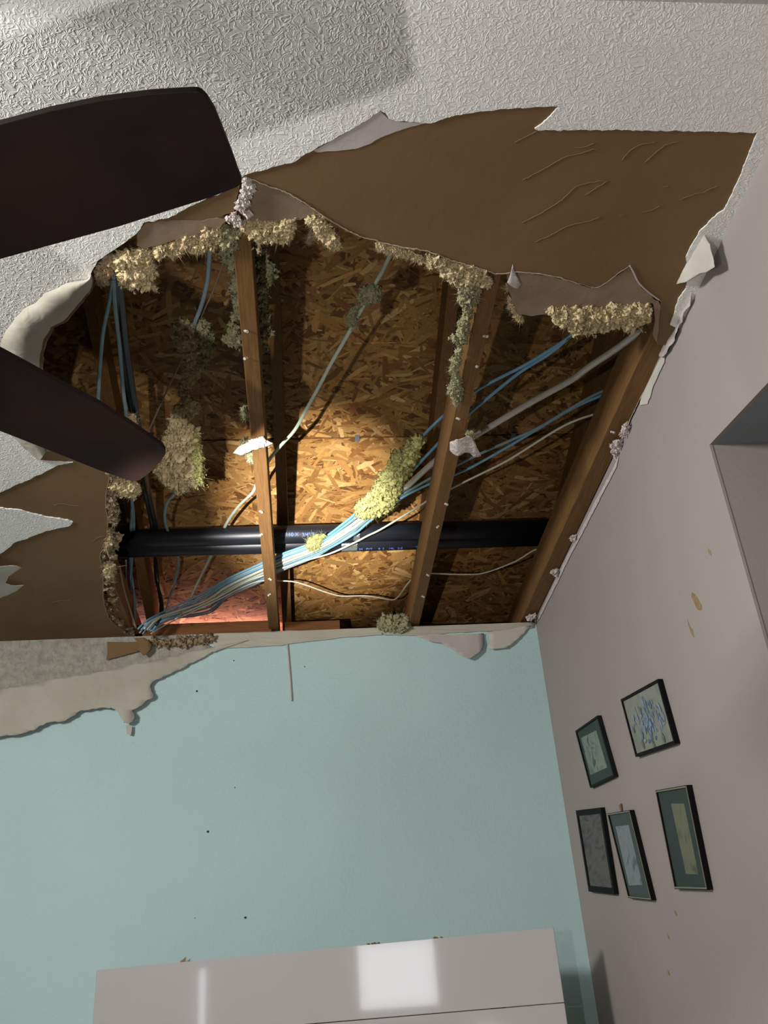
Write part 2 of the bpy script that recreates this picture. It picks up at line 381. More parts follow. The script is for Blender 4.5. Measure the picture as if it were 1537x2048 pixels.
# ---- ceiling outlines (pixels)
T_TOP = [(486, 352), (503, 346), (526, 341), (558, 331), (591, 323), (610, 309), (631, 298), (660, 283), (696, 263), (735, 240), (761, 221), (771, 226), (778, 238), (800, 243), (830, 244), (862, 247), (890, 237), (917, 230), (992, 220), (1077, 214), (1119, 213), (1107, 226), (1094, 240), (1082, 250), (1070, 258), (1077, 261), (1217, 260), (1402, 263), (1515, 265)]
T_RIGHT = [(1515, 265), (1502, 300), (1485, 344), (1463, 393), (1451, 417), (1426, 437), (1402, 461), (1385, 490), (1373, 515), (1378, 544), (1373, 578), (1358, 598), (1351, 622), (1341, 650), (1352, 655)]
T_HOLE = [(484, 355), (481, 366), (460, 378), (440, 388), (416, 396), (391, 408), (360, 424), (338, 436), (313, 441), (288, 445), (281, 458), (270, 470), (254, 482), (239, 493), (215, 508), (196, 521), (188, 535), (182, 547)]
T_CRES = [(177, 558), (153, 562), (130, 567), (111, 578), (91, 585), (78, 598), (70, 607), (52, 614), (33, 633), (13, 659), (2, 682), (-6, 730), (-8, 790), (2, 842), (30, 878), (56, 902), (79, 922)]
T_LOW = [(112, 924), (146, 925), (117, 930), (88, 945), (64, 957), (29, 971), (0, 985), (-70, 1003), (-75, 1006), (0, 1016), (44, 1021), (88, 1033), (120, 1037), (146, 1044), (141, 1051), (120, 1056), (88, 1064), (50, 1079), (26, 1087), (12, 1100), (0, 1108), (-60, 1140), (-110, 1200), (-130, 1306)]
tex = [Vector((-3, 1.03, CEIL)), Vector((XW, 1.03, CEIL))]
def C(P, dz=0): return [onceil(x, y, dz) for x, y in P]
TX = -.004
pix = jag(T_RIGHT[::-1], 1.6, 5, 3) + jag(T_TOP[::-1], 1.6, 4, 4)[1:] + jag(T_HOLE, 1.6, 5, 5) + jag(T_CRES, 1.2, 7, 6) + jag(T_LOW, 1.6, 5, 7)
pts = [Vector((-3, 1.03, CEIL+TX)), Vector((XW, 1.03, CEIL+TX)), Vector((XW, onceil(1352, 655).y, CEIL+TX))] + [onceil(x, y, TX) for x, y in pix]
lastp = pts[-1]; pts += [Vector((lastp.x, YW, CEIL+TX)), Vector((-3, YW, CEIL+TX))]
for q in pts: q.x = min(q.x, XW); q.y = min(q.y, YW)
V_, F_ = slab(pts, (0, 0, -TX*.9)); ceil = struct(fixn(link('ceiling', V_, F_, M['ceil'])))
# brown-faced board left where the textured face was torn away
H_TOP = [(1319, 690), (1315, 687), (1318, 660), (1319, 641), (1323, 604), (1303, 588), (1283, 573), (1270, 550), (1260, 533), (1246, 541), (1233, 551), (1218, 562), (1201, 573), (1192, 576), (1183, 575), (1160, 568), (1133, 560), (1110, 553), (1075, 547), (1037, 544), (1014, 547), (991, 548), (970, 540), (950, 534), (930, 528), (905, 522), (882, 512), (859, 503), (830, 498), (791, 491), (760, 484), (727, 475), (700, 463), (680, 452), (656, 438), (629, 419), (600, 400), (570, 383), (535, 372), (500, 358), (486, 352)]
H_LEFT = [(182, 547), (187, 562), (185, 578), (176, 591), (165, 606), (153, 620), (142, 634), (130, 646), (107, 656), (106, 663), (94, 682), (86, 708), (85, 744), (78, 790), (80, 840), (93, 903), (120, 903), (170, 915), (215, 945), (219, 957), (214, 978), (212, 1012), (217, 1042), (215, 1076), (205, 1096), (200, 1116), (205, 1138), (207, 1160), (209, 1204), (217, 1235), (228, 1248), (244, 1259), (268, 1275), (288, 1283)]
hp = jag(H_TOP, 1.6, 5, 13) + jag(T_HOLE, 1.2, 5, 14)[1:] + jag(H_LEFT, 2.4, 4, 15)
pts = [Vector((-3, 1.03, CEIL)), Vector((XW, 1.03, CEIL)), Vector((XW, onceil(1335, 690).y, CEIL))] + [onceil(x, y) for x, y in hp]
e = pts[-1]; pts += [Vector((e.x, YW, CEIL)), Vector((-3, YW, CEIL))]
for q in pts: q.x = min(q.x, XW); q.y = min(q.y, YW)
V_, F_ = slab(pts, (0, 0, .0135)); fm = []
o = fixn(link('drywall_backing', V_, F_, None, ceil, mats=[M['brown'], M['core']]))
for p in o.data.polygons: p.material_index = 0 if abs(p.normal.z) > .5 else 1
# rough broken rim of the board around the hole
def rim(name, P, rows, parent, seed, wpx, mm='core', zt=.016):
    V, Fc = [], []; n = len(P)
    for i, (x, y) in enumerate(P):
        a, b = P[max(i-1, 0)], P[min(i+1, n-1)]; L = math.hypot(b[0]-a[0], b[1]-a[1]) or 1
        nx, ny = (b[1]-a[1])/L, -(b[0]-a[0])/L
        for k in range(rows):
            t = k/(rows-1); w = wpx*math.sin(t*math.pi*.55)*(.45+.9*abs(noise.noise(Vector((x*.05, y*.05, k*.6+seed))))+.6*abs(noise.noise(Vector((x*.2, y*.2, k+seed)))))
            V.append(onceil(x+nx*w, y+ny*w, -.0005+zt*t))
        k = rows-1; V.append(onceil(x-nx*4, y-ny*4, zt))
    r1 = rows+1
    for i in range(n-1):
        for k in range(rows): Fc.append((i*r1+k, i*r1+k+1, (i+1)*r1+k+1, (i+1)*r1+k))
    return link(name, V, Fc, M[mm], parent)
LR = jag(H_LEFT[18:], 2, 3, 15)
rim('broken_core_edge', LR, 8, ceil, 2, -27, 'core', .030)
rim('paper_edge_curl', jag(H_LEFT[18:], 2.5, 3, 65), 4, ceil, 12, -7, 'brownpatch', .004)
rim('broken_core_edge', jag([(182, 547), (187, 562), (185, 578), (176, 591), (153, 620), (130, 646), (107, 656), (106, 663), (94, 682), (86, 708), (85, 744), (78, 790), (80, 840)], 1.5, 3, 9), 6, ceil, 5, -9, 'pinkpaper')
rim('torn_paper_fringe', jag(H_TOP[4:], 1, 3, 19), 3, ceil, 8, -3.5, 'pinkpaper', .003)
EP = [onceil(x, y, -.0016-.002*abs(noise.noise(Vector((x*.08, y*.08, 2))))) for x, y in jag(H_TOP[15:], 1.6, 4, 66)]
V_, F_ = tube(EP, .0018, .0012, 6, 1); link('pale_torn_edge', V_, F_, M['edge'], ceil)
# crumbs on the rim, left side
rd = random.Random(77); parts = []
for i in range(150):
    x, y = LR[rd.randrange(len(LR))]; s = rd.uniform(2, 24)
    c = onceil(x+s, y+rd.uniform(-5, 5), rd.uniform(.0, .02)); parts.append(blob(c, rd.uniform(.003, .012), (1, 1.5, .7), 1.2, 1.8, 2, i))
V_, F_ = join(parts); link('gypsum_crumbs', V_, F_, M['core'], ceil)
# fine raised tears in the brown paper
tears = [[(1046, 360), (1062, 352), (1085, 340), (1110, 325), (1135, 312), (1163, 307), (1188, 298), (1206, 302)], [(1030, 285), (1055, 272), (1075, 262)],
 [(1070, 484), (1095, 474), (1130, 455), (1150, 448), (1180, 442), (1199, 434)], [(1045, 445), (1080, 428), (1125, 400), (1152, 373), (1180, 365), (1210, 362)],
 [(1245, 320), (1262, 300), (1280, 290), (1310, 284)], [(1290, 325), (1310, 307), (1330, 290), (1357, 283)], [(1360, 400), (1385, 390), (1410, 384), (1435, 372)],
 [(1283, 425), (1305, 420), (1320, 412)], [(1325, 375), (1337, 372)], [(1150, 296), (1170, 294), (1189, 287)], [(1170, 390), (1190, 378), (1215, 362)], [(1238, 430), (1250, 431)], [(108, 1010), (130, 1008), (160, 1012)], [(102, 1206), (120, 1201), (140, 1200)], [(186, 1083), (196, 1075), (208, 1073)]]
for i, t in enumerate(tears):
    P = [onceil(x, y, -.0008) for x, y in jag(t, 1.5, 5, 40+i)]
    V_, F_ = tube(P, .0009, .0007, 5, 1); link('paper_tear', V_, F_, M['tear'], ceil)
# bare paper between texture and brown face
P = jag([(628, 302), (696, 264), (735, 241), (761, 222), (778, 239), (800, 244), (830, 245), (864, 247), (880, 240)], 1, 5, 21) + jag([(880, 240), (874, 242), (850, 247), (812, 257), (767, 273), (740, 288), (711, 298), (675, 302), (650, 303), (636, 305)], 1, 6, 22)[1:]
V_, F_ = slab([onceil(x, y, -.0016) for x, y in P], (0, 0, .0012)); fixn(link('bare_paper_patch', V_, F_, M['pinkpaper'], ceil))
# blistered crescent of bare board on the left of the hole
outer = jag([(182, 547)]+T_CRES, .8, 7, 31); inner = jag(H_LEFT[:16], 1.5, 6, 32)
def resamp(P, n):
    d = [0]
    for i in range(1, len(P)): d.append(d[-1]+math.hypot(P[i][0]-P[i-1][0], P[i][1]-P[i-1][1]))
    out = []; j = 0
    for k in range(n):
        s = d[-1]*k/(n-1)
        while j < len(P)-2 and d[j+1] < s: j += 1
        t = (s-d[j])/(d[j+1]-d[j]) if d[j+1] > d[j] else 0; out.append((P[j][0]+(P[j+1][0]-P[j][0])*t, P[j][1]+(P[j+1][1]-P[j][1])*t))
    return out
A, B = resamp(outer, 70), resamp(inner, 70); V, Fc = [], []; R_ = 9
for i in range(70):
    for k in range(R_):
        t = k/(R_-1); x = A[i][0]*(1-t)+B[i][0]*t; y = A[i][1]*(1-t)+B[i][1]*t
        z = -.0045*(1-t) - .020*math.sin(math.pi*t)**.8 + .006*noise.noise(Vector((x*.02, y*.02, 3))) + (.0 if t < 1 else .012)
        V.append(onceil(x, y, min(z, -.001) if t < 1 else z))
for i in range(69):
    for k in range(R_-1): Fc.append((i*R_+k, i*R_+k+1, (i+1)*R_+k+1, (i+1)*R_+k))
link('blistered_paper', V, Fc, M['hang'], ceil, smooth=True)
# nearer part of the ceiling folds up into a slope
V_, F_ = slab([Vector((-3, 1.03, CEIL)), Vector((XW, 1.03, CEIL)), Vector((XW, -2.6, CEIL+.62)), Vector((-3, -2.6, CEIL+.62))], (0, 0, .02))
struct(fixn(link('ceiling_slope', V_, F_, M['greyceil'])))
V_, F_ = slab([Vector((-3, 1.03, CEIL)), Vector((-3, YW, CEIL)), Vector((-3, 1.6, CEIL+.0))], (0, 0, .0))
# attic enclosure
V_, F_ = box(XW+.25, XW+.28, -2.6, 5.2, CEIL, 4.9); struct(link('wall_gable', V_, F_, M['osbback']))
V_, F_ = box(-3.1, -3.0, -2.6, 5.2, CEIL+.02, 4.9); struct(link('wall_gable_left', V_, F_, M['osbback']))
# ================================================================== ROOF DECK
def osb_panel(label, x0, x1, y0, y1, seed):
    rd = random.Random(seed); V, Fc, cols = [], [], []
    pal = ['b98a4c', 'b0834a', 'c79a5a', 'a67640', 'b28246', 'c09052', '9c6c38', 'd8ae72', 'b08046', 'b98c50', '8f6030']
    def add(pts, c):
        i = len(V); V.extend(pts); Fc.append(tuple(range(i, i+len(pts)))); cols.append(c)
    t = .012
    b = [Vector((x, y, deckz(y)+dz)) for dz in (0.0025, t) for x, y in ((x0, y0), (x1, y0), (x1, y1), (x0, y1))]
    i = len(V); V.extend(b)
    for f in ((0, 1, 2, 3), (7, 6, 5, 4), (0, 4, 5, 1), (1, 5, 6, 2), (2, 6, 7, 3), (3, 7, 4, 0)): Fc.append(tuple(i+k for k in f)); cols.append(srgb('5f3d1c'))
    n = int((x1-x0)*(y1-y0)*2300)
    for k in range(n):
        cx = rd.uniform(x0, x1); cy = rd.uniform(y0, y1)
        L = rd.uniform(.045, .17); w = rd.uniform(.007, .030)
        if rd.random() < .25: L *= .4; w *= .5
        a = rd.gauss(0, .75) if rd.random() < .8 else rd.uniform(0, math.pi)
        ca, sa = math.cos(a), math.sin(a); h = k/n*.0016
        m_ = [(-L/2, -w/2*rd.uniform(.2, 1)), (rd.uniform(-.2, .2)*L, -w/2), (L/2, -w/2*rd.uniform(.1, 1)), (L/2*rd.uniform(.85, 1.1), w/2*rd.uniform(.1, 1)), (rd.uniform(-.2, .2)*L, w/2), (-L/2*rd.uniform(.85, 1.1), w/2*rd.uniform(.2, 1))]
        pp = []; tilt = rd.uniform(-.006, .006)
        for (u, v) in m_:
            x = min(max(cx+u*ca-v*sa, x0), x1); y = min(max(cy+u*sa+v*ca, y0), y1)
            pp.append(Vector((x, y, deckz(y)+.0025-h-abs(tilt)*.02*(1+u/L)+tilt*v)))
        c = srgb(pal[rd.randrange(len(pal))]); q = rd.uniform(.50, .86); 
        if rd.random() < .05: q *= .6
        add(pp, (c[0]*q, c[1]*q, c[2]*q, 1))
    o = link('roof_sheathing_panel', V, Fc, M['osb'])
    me = o.data; ca_ = me.color_attributes.new('flake', 'FLOAT_COLOR', 'CORNER'); buf = []
    for p in me.polygons: buf += list(cols[p.index])*p.loop_total
    ca_.data.foreach_set('color', buf)
    return tag(o, label, 'roof panel', 'strand board roof panels')
SY = ondeck(700, 876).y
osb_panel('strand board roof sheet above the teal wall, brightest spot, beyond the seam', -1.75, XW+.25, SY+.003, 4.95, 5)
osb_panel('darker strand board roof sheet nearer the fan, this side of the seam', -1.75, XW+.25, 1.35, SY-.003, 9)
pts = [Vector((x, y, deckz(y)+.016)) for x, y in ((-3.05, -2.5), (XW+.25, -2.5), (XW+.25, 5.15), (-3.05, 5.15))]
V_, F_ = slab(pts, (0, 0, .004)); struct(fixn(link('roof_underlay', V_, F_, M['osbback'])))
V_, F_ = box(-3, XW+.25, 5.0, 5.05, CEIL-.3, 4.0); struct(link('wall_eave', V_, F_, M['osbback']))
for (px, py, lb) in ((715, 877, 'grey metal clip on the seam between the two middle trusses'), (1027, 873, 'grey metal clip on the seam in the right-hand bay behind the cables')):
    c = ondeck(px, py, .004); w = .0095; n_ = Vector((0, 1, -DS)).normalized()
    V_, F_ = slab([c+Vector((-w, 0, 0))-n_*.019, c+Vector((w, 0, 0))-n_*.019, c+Vector((w, 0, 0))+n_*.014, c+Vector((-w, 0, 0))+n_*.014], (0, 0, -.002))
    V2, F2 = slab([c+Vector((-w*.5, 0, 0))-n_*.004, c+Vector((w*.5, 0, 0))-n_*.004, c+Vector((w*.5, 0, 0))+n_*.004, c+Vector((-w*.5, 0, 0))+n_*.004], (0, 0, .012))
    V_, F_ = join([(V_, F_), (V2, F2)]); tag(fixn(link('panel_clip', V_, F_, M['clip'])), lb, 'clip', 'panel clips on the roof seam')
# ================================================================== TRUSSES
def truss(label, xc, w, screws, wt=.042, xt=None, y0=.9):
    r = empty('roof_truss', label, 'truss', 'roof trusses', (xc, YW, CEIL)); xt = xc+.053 if xt is None else xt
    bh = .14
    V_, F_ = box(xc-w/2, xc+w/2, y0, YW+.45, CEIL+.0138, CEIL+bh); o = bc = link('bottom_chord', V_, F_, M['wood'], r)
    bv = o.modifiers.new('b', 'BEVEL'); bv.width = .002; bv.segments = 2
    y1 = YW+.7
    pts = [Vector((xt-wt/2, 1.45, deckz(1.45)-.12)), Vector((xt-wt/2, y1, deckz(y1)-.12)), Vector((xt-wt/2, y1, deckz(y1)-.002)), Vector((xt-wt/2, 1.45, deckz(1.45)-.002))]
    V_, F_ = slab(pts, (wt, 0, 0)); o = fixn(link('top_chord', V_, F_, M['wood'], r)); bv = o.modifiers.new('b', 'BEVEL'); bv.width = .002; bv.segments = 2
    V_, F_ = box(xt-wt/2, xt+wt/2, 1.45, 1.54, CEIL+bh, deckz(1.5)-.09); link('web', V_, F_, M['wood'], r)
    for (sx, sy, tl) in screws:
        c = onceil(sx, sy, .0138); d = Vector((tl*.5, -.6, -1)).normalized(); L = .012
        a = c-d*.004; b = c+d*L; V1, F1 = tube([a, b], .0016, n=8, sub=1); V2, F2 = tube([b-d*.001, b+d*.0015, b+d*.003], .0040, n=10, sub=1)
        V_, F_ = join([(V1, F1), (V2, F2), blob(c+Vector((0, 0, -.004)), .0042, (1.2, 1, .6), .8, 2.5, 1, int(sx))]); link('drywall_screw', V_, F_, M['screw'], bc)
    at0(r); return r
S_ = 1.12
truss('left wooden truss chord at the left broken edge of the hole', -.722, .042, [], y0=3.0)
truss('wooden truss chord with a strip of white plaster, left of centre', -.100*S_, .043, [(491, 660, 1), (494, 714, -1), (521, 1021, 1), (524, 1067, -1), (539, 1156, 1), (540, 1187, -1)], wt=.042)
truss('wide-looking wooden truss chord right of centre, a grey plaster lump on it', .443*S_, .044, [(969, 670, 1), (956, 730, -1), (914, 835, 1), (891, 1006, 1), (877, 1051, -1), (854, 1148, 1), (845, 1191, 1)])
truss('wooden truss chord running along the mauve wall', .998, .060, [(1223, 862, 1)], xt=1.160, wt=.075)
# top plate of the teal wall and the loose block on it
V_, F_ = box(-1.2, -.122, YW+.002, YW+.04, CEIL+.0005, CEIL+.055); tag(link('top_plate', V_, F_, M['woodx']), 'dark wooden wall plate just above the teal wall, under the pink glow', 'timber')
bA = ony(570, 1262, YW+.02); bB = ony(680, 1258, YW+.02)
V_, F_ = box(bA.x, bB.x, YW+.004, YW+.03, CEIL+.001, CEIL+.045); tag(link('wood_block', V_, F_, M['woodx']), 'short brown wooden block above the teal wall, right of the plastered truss', 'timber')
V_, F_ = box(-.08, XW, YW+.03, YW+.06, CEIL-.03, CEIL+.004); tag(link('wall_plate', V_, F_, M['woodx']), 'thin dark plate edge above the right half of the teal wall', 'timber')
# ================================================================== PIPES
ZP = CEIL+.245; RP = .0375
yc = onz(700, 1066, ZP).y
def pipe(label, yc, z, marks):
    r = empty('drain_pipe', label, 'pipe', 'black pipes across the hole', (0, yc, z))
    V_, F_ = tube([Vector((-1.5, yc, z)), Vector((XW+.10, yc, z))], RP, n=48, sub=1); o = link('pipe_body', V_, F_, M['pipe'], r, smooth=True)
    for (txt, px, py, sz) in marks:
        c = bpy.data.curves.new('pipe_print', 'FONT'); c.body = txt; c.size = sz; c.extrude = .0003
        t = bpy.data.objects.new('tmp', c); COL.objects.link(t); bpy.context.view_layer.update()
        me = bpy.data.meshes.new_from_object(t.evaluated_get(bpy.context.evaluated_depsgraph_get())); bpy.data.objects.remove(t)
        # wrap the letters round the pipe
        d = ray(px, py); 
        # intersection of the sight line with the cylinder
        a_ = d.y**2+d.z**2; oy, oz = -yc, CAMZ-z; b_ = d.y*oy+d.z*oz; cc = oy*oy+oz*oz-RP*RP; disc = b_*b_-a_*cc
        tt = (-b_-math.sqrt(max(disc, 0)))/a_; h = CAM+d*tt; th0 = math.atan2(h.z-z, h.y-yc)
        for v in me.vertices:
            th = th0-(v.co.y)/RP; rr = RP+.0004+v.co.z
            v.co = Vector((h.x+v.co.x, yc+math.cos(th)*rr, z+math.sin(th)*rr))
        me.materials.append(M['ink']); to = bpy.data.objects.new('pipe_print', me); COL.objects.link(to); to.parent = r
    return r
p1 = pipe('black plastic pipe crossing the hole, the farther above of the two', yc, ZP, [('/8" 10 X', 562, 1073, .021), ('3/4" 7', 604, 1073, .021), ('N', 692, 1073, .019)])
p2 = pipe('black plastic pipe crossing the hole, the one nearer the teal wall', yc+2*RP+.002, ZP-.002, [('24   PVT', 718, 1100, .016), ('8  3    14L   2-8', 757, 1099, .016), ('TT', 831, 1096, .016)])
def band(par, yc, z, px0, px1, th0, th1):
    V, Fc = [], []; x0 = onz(px0, 1080, z).x; x1 = onz(px1, 1080, z).x; n = 10
    for i in range(n+1):
        th = math.radians(th0+(th1-th0)*i/n)
        for k, x in enumerate((x0, (x0+x1)/2, x1)):
            rr = RP+.0012+.001*noise.noise(Vector((x*60, th*4, 0))); V.append(Vector((x+.003*noise.noise(Vector((th*9, x, 1))), yc+math.cos(th)*rr, z+math.sin(th)*rr)))
    for i in range(n):
        for k in range(2): Fc.append((i*3+k, i*3+k+1, i*3+k+4, i*3+k+3))
    link('foil_tape', V, Fc, M['foil'], par, smooth=True)
band(p1, yc, ZP, 705, 717, 215, 262)
band(p2, yc+2*RP+.002, ZP-.002, 683, 714, 215, 300)
at0(p1); at0(p2)
# ================================================================== CABLES
def cable(label, P, z, m, r=.0042, r2=None, group='cables in the roof space', name='cable', twist=0):
    pts = []
    for q in P:
        zz = z if len(q) < 3 else q[2]
        pts.append(onz(q[0], q[1], CEIL+zz))
    V_, F_ = tube(pts, r, r2 or r*.6, 10, 5, twist=twist)
    return tag(link(name, V_, F_, M[m], smooth=True), label, 'cable', group)
ZB = .158
J1 = [(505, 1136), (521, 1131), (545, 1122), (566, 1113)]
def bundle(dx, dy, j, top, z, start=(290, 1254)):
    """run from the wall plate through the first truss to the yellow clump; then top"""
    k = j
    return [(start[0]-14+dx, start[1]+4+dy, -.02), (start[0]+16+dx, start[1]-20+dy*.8, .04), (400+dx*.6, 1190+k*1.1, z), (455, 1158+k*1.15, z), (521, 1128+k*1.1, z), (565, 1108+k, z), (640, 1080+k*.9, z)] + top
cable('blue cable topmost in the bundle, upper strand to the right cream tuft', bundle(0, 0, 0, [(686, 1048), (710, 1028), (760, 975), (835, 884), (893, 827), (955, 780), (1045, 733), (1100, 700), (1152, 666)], ZB), ZB, 'blue', .0062)
cable('blue cable second in the bundle, lower strand to the right cream tuft', bundle(6, 2, 7, [(690, 1052), (716, 1032), (770, 990), (812, 955), (850, 915), (888, 876), (925, 840), (962, 808), (1037, 747), (1100, 707), (1146, 668)], ZB-.006), ZB, 'blue', .0062)
cable('white cable in the middle of the bundle beside the blue ones', bundle(12, 0, 13, [(694, 1057), (722, 1037), (770, 1003), (812, 976)], ZB-.010), ZB, 'white', .0072)
cable('pale cable under the yellow clump, near the bundle middle', bundle(18, 2, 19, [(698, 1062), (728, 1040), (775, 1003), (816, 974)], ZB-.004), ZB, 'green', .0072)
cable('grey-blue cable low in the bundle, upper strand of the lower right pair', bundle(22, 3, 24, [(702, 1066), (734, 1040), (780, 1003), (814, 984), (870, 952), (925, 925), (966, 905), (1030, 877), (1078, 855), (1140, 818), (1190, 790), (1245, 768)], ZB+.002), ZB, 'slate', .0062)
cable('blue cable low in the bundle, lower strand of the lower right pair', bundle(28, 4, 29, [(706, 1070), (738, 1044), (784, 1010), (814, 990), (867, 965), (928, 942), (1000, 903), (1073, 860), (1140, 820), (1190, 797), (1245, 776)], ZB+.004), ZB, 'blue', .0058)
cable('white single cable running below the yellow clump to the mauve wall truss', [(300, 1262, -.02), (345, 1237, .06), (430, 1198), (490, 1165), (525, 1152), (566, 1136), (612, 1121), (661, 1107), (708, 1086), (735, 1072), (760, 1060), (802, 1035), (846, 1008), (862, 998), (923, 967), (960, 949), (1019, 919), (1110, 862), (1160, 838), (1222, 820)], ZB-.012, 'white', .0048)
cable('thin white cable sagging in a wave below the two pipes', [(306, 1264, -.02), (350, 1240, .06), (430, 1203), (485, 1175), (522, 1162), (566, 1162), (590, 1164), (617, 1172), (650, 1184), (680, 1192), (710, 1192), (734, 1192), (760, 1196), (784, 1200), (793, 1197), (801, 1189), (814, 1170), (829, 1155), (848, 1147), (868, 1147), (926, 1149), (969, 1146), (1024, 1126), (1045, 1115), (1070, 1100), (1095, 1096)], ZB-.012, 'white', .0042)
cable('thick shiny grey cable rising to the upper right corner of the hole', [(812, 976), (845, 945), (877, 917), (915, 892), (955, 869), (973, 858), (1060, 806), (1140, 762), (1180, 733, .15), (1230, 700, .12), (1270, 671, .09), (1292, 655, .07), (1310, 640, .06)], ZB+.01, 'shiny', .0115, .0100, name='sleeved_cable')
for i, (a, b, j, m_, lb) in enumerate([(30, 8, 33, 'slate', 'slate cable second lowest in the bundle left of the plastered truss'), (3, 8, 4, 'green', 'pale green cable between the top two blue ones of the bundle'),
        (9, 10, 16, 'blue', 'blue cable crossing the bundle middle left of the plastered truss'), (26, 10, 31, 'white', 'whitish cable lowest in the bundle left of the plastered truss'), (15, -4, 10, 'slate', 'slate cable hidden behind the white one of the bundle')]):
    top = [(700+i*2, 1056+j*.3), (728, 1040), (770, 1003)]
    cable(lb, bundle(a, b, j, top, ZB+.008), ZB, m_, .0044)
cable('long pale green cable slanting down across the middle bay', [(795, 478, .02), (783, 505, .05), (765, 543), (745, 578), (715, 635), (690, 680), (662, 728), (640, 770), (614, 817), (590, 860), (563, 890), (540, 918), (519, 955, .24), (508, 981, .24), (498, 993, .24), (482, 1008, .25), (468, 1025, .26), (453, 1048, .27), (436, 1085, .27), (419, 1118, .26), (397, 1163, .22), (372, 1215, .12), (352, 1238, .03)], .2, 'green', .0062)
cable('slate cable hanging from the top fringe through the big yellow tuft', [(420, 500, .06), (416, 555, .10), (409, 590, .12), (399, 622, .14), (388, 652, .14), (380, 700, .15), (377, 760, .15), (371, 812, .15), (362, 870, .15), (358, 940, .15), (350, 985, .16), (336, 1003, .2), (330, 1025, .22), (332, 1050, .25), (345, 1085, .27), (357, 1122, .27), (350, 1165, .24), (338, 1200, .15), (325, 1240, .05)], .15, 'slate', .0058)
cable('teal-blue cable farthest left inside the hole', [(226, 560, .05), (220, 600, .08), (207, 660, .1), (201, 720), (198, 770), (197, 815), (205, 880), (240, 950), (262, 990, .2), (268, 1050, .26), (264, 1120, .26), (260, 1180, .2), (262, 1215, .1)], .12, 'tealc', .0055)
cable('grey-teal cable beside the black ones on the left', [(226, 545, .05), (231, 620, .08), (240, 700), (246, 775), (253, 830), (260, 890), (264, 950), (264, 1020, .22), (262, 1060, .26), (261, 1130, .26), (266, 1170, .22), (270, 1200, .15), (268, 1250, .02)], .12, 'slate', .0058)
cable('thick black cable left of the big yellow tuft, reaching the wall plate', [(236, 530, .05), (243, 600, .08), (251, 680), (262, 760), (273, 830), (283, 890), (291, 950), (296, 985, .2), (305, 1025, .24), (311, 1060, .27), (312, 1125, .27), (315, 1165, .22), (323, 1205, .12), (322, 1232, .05), (312, 1250, .0)], .12, 'black', .0100)
cable('second black cable just left of the thick one', [(228, 520, .05), (236, 600, .08), (244, 700), (256, 790), (272, 860), (284, 930), (290, 985, .2), (300, 1030, .25), (306, 1070, .27)], .15, 'black', .0075)
cable('thin brown cable slanting along the left rim below the pipes', [(238, 1128, .10), (248, 1180, .08), (262, 1225, .04), (272, 1256, .0)], .1, 'rod', .0042)
cable('thin grey cable left of the black one below the pipes', [(252, 1120, .2), (252, 1160, .2), (256, 1205, .12)], .2, 'slate', .0035)
cable('thin stiff brown wire crossing the left bay at a slant', [(449, 520), (425, 585), (408, 620), (366, 715), (330, 790), (292, 875), (285, 895)], .17, 'rod', .0028, .0028, name='wire')
# ================================================================== INSULATION
oc = lambda dz: (lambda x, y: onceil(x, y, dz))
clump('cream insulation at the top left corner of the hole', [(192, 532), (212, 512), (228, 515), (226, 545), (215, 560), (200, 570), (188, 572)], oc(.015), 'insp', 5)
clump('largest orange-cream insulation tuft on the upper left rim', [(220, 520), (250, 502), (285, 494), (305, 505), (312, 530), (305, 555), (300, 578), (285, 570), (262, 576), (240, 570), (240, 540), (232, 530)], oc(.010), 'inso', 7.5, 1.4, 12)
clump('small white-tipped fibre hanging right of the orange-cream tuft', [(300, 565), (312, 575), (318, 582), (305, 577)], oc(.01), 'inso', 3, 1.2)
clump('long cream insulation fringe left of the plastered truss', [(300, 492), (340, 483), (380, 468), (420, 452), (440, 447), (445, 475), (430, 500), (408, 503), (385, 505), (368, 498), (350, 512), (325, 515), (308, 512)], oc(.012), 'ins', 6.5, 1.3, 11)
clump('grey-green insulation fringe meeting the plastered truss from left', [(436, 448), (470, 450), (478, 465), (476, 490), (458, 505), (440, 500)], oc(.018), 'insg', 6.5, 1.3)
clump('cream insulation fringe right of the plastered truss top', [(482, 440), (505, 436), (540, 440), (570, 437), (580, 450), (572, 478), (560, 487), (545, 480), (525, 478), (518, 500), (510, 478), (498, 468), (486, 460)], oc(.012), 'ins', 6, 1.3, 11)
clump('bright yellow insulation knot under the grey board piece', [(562, 440), (590, 438), (588, 455), (578, 480), (566, 486), (560, 465)], oc(.004), 'inso', 5.5, 1.4)
clump('drooping yellow insulation tongue below the diagonal crack', [(612, 432), (632, 425), (650, 440), (664, 458), (676, 480), (682, 492), (668, 498), (655, 488), (640, 475), (628, 455), (615, 450)], oc(.004), 'ins', 5.5, 1.5, 11)
clump('small fibre wisp between the yellow tongue and its knot', [(622, 462), (632, 468), (620, 492), (614, 488)], oc(.03), 'insp', 3, 1)
clump('thin pale fringe under the crack beside the long green cable', [(745, 484), (790, 492), (820, 500), (850, 512), (852, 522), (835, 522), (790, 508), (755, 500)], oc(.006), 'ins', 4, 1.2)
clump('orange-cream fringe over the right of centre truss', [(850, 507), (880, 515), (910, 525), (945, 532), (968, 540), (978, 556), (984, 575), (968, 568), (950, 570), (935, 580), (915, 570), (900, 560), (885, 548), (868, 530), (860, 540)], oc(.003), 'inso', 6, 1.4, 12)
clump('grey-green insulation hanging left of the right of centre truss', [(918, 565), (950, 568), (958, 580), (955, 605), (945, 620), (938, 640), (935, 655), (930, 690), (922, 688), (900, 686), (899, 678), (918, 670), (922, 640), (932, 615), (915, 605), (920, 585)], oc(.004), 'insg', 5.5, 1.3)
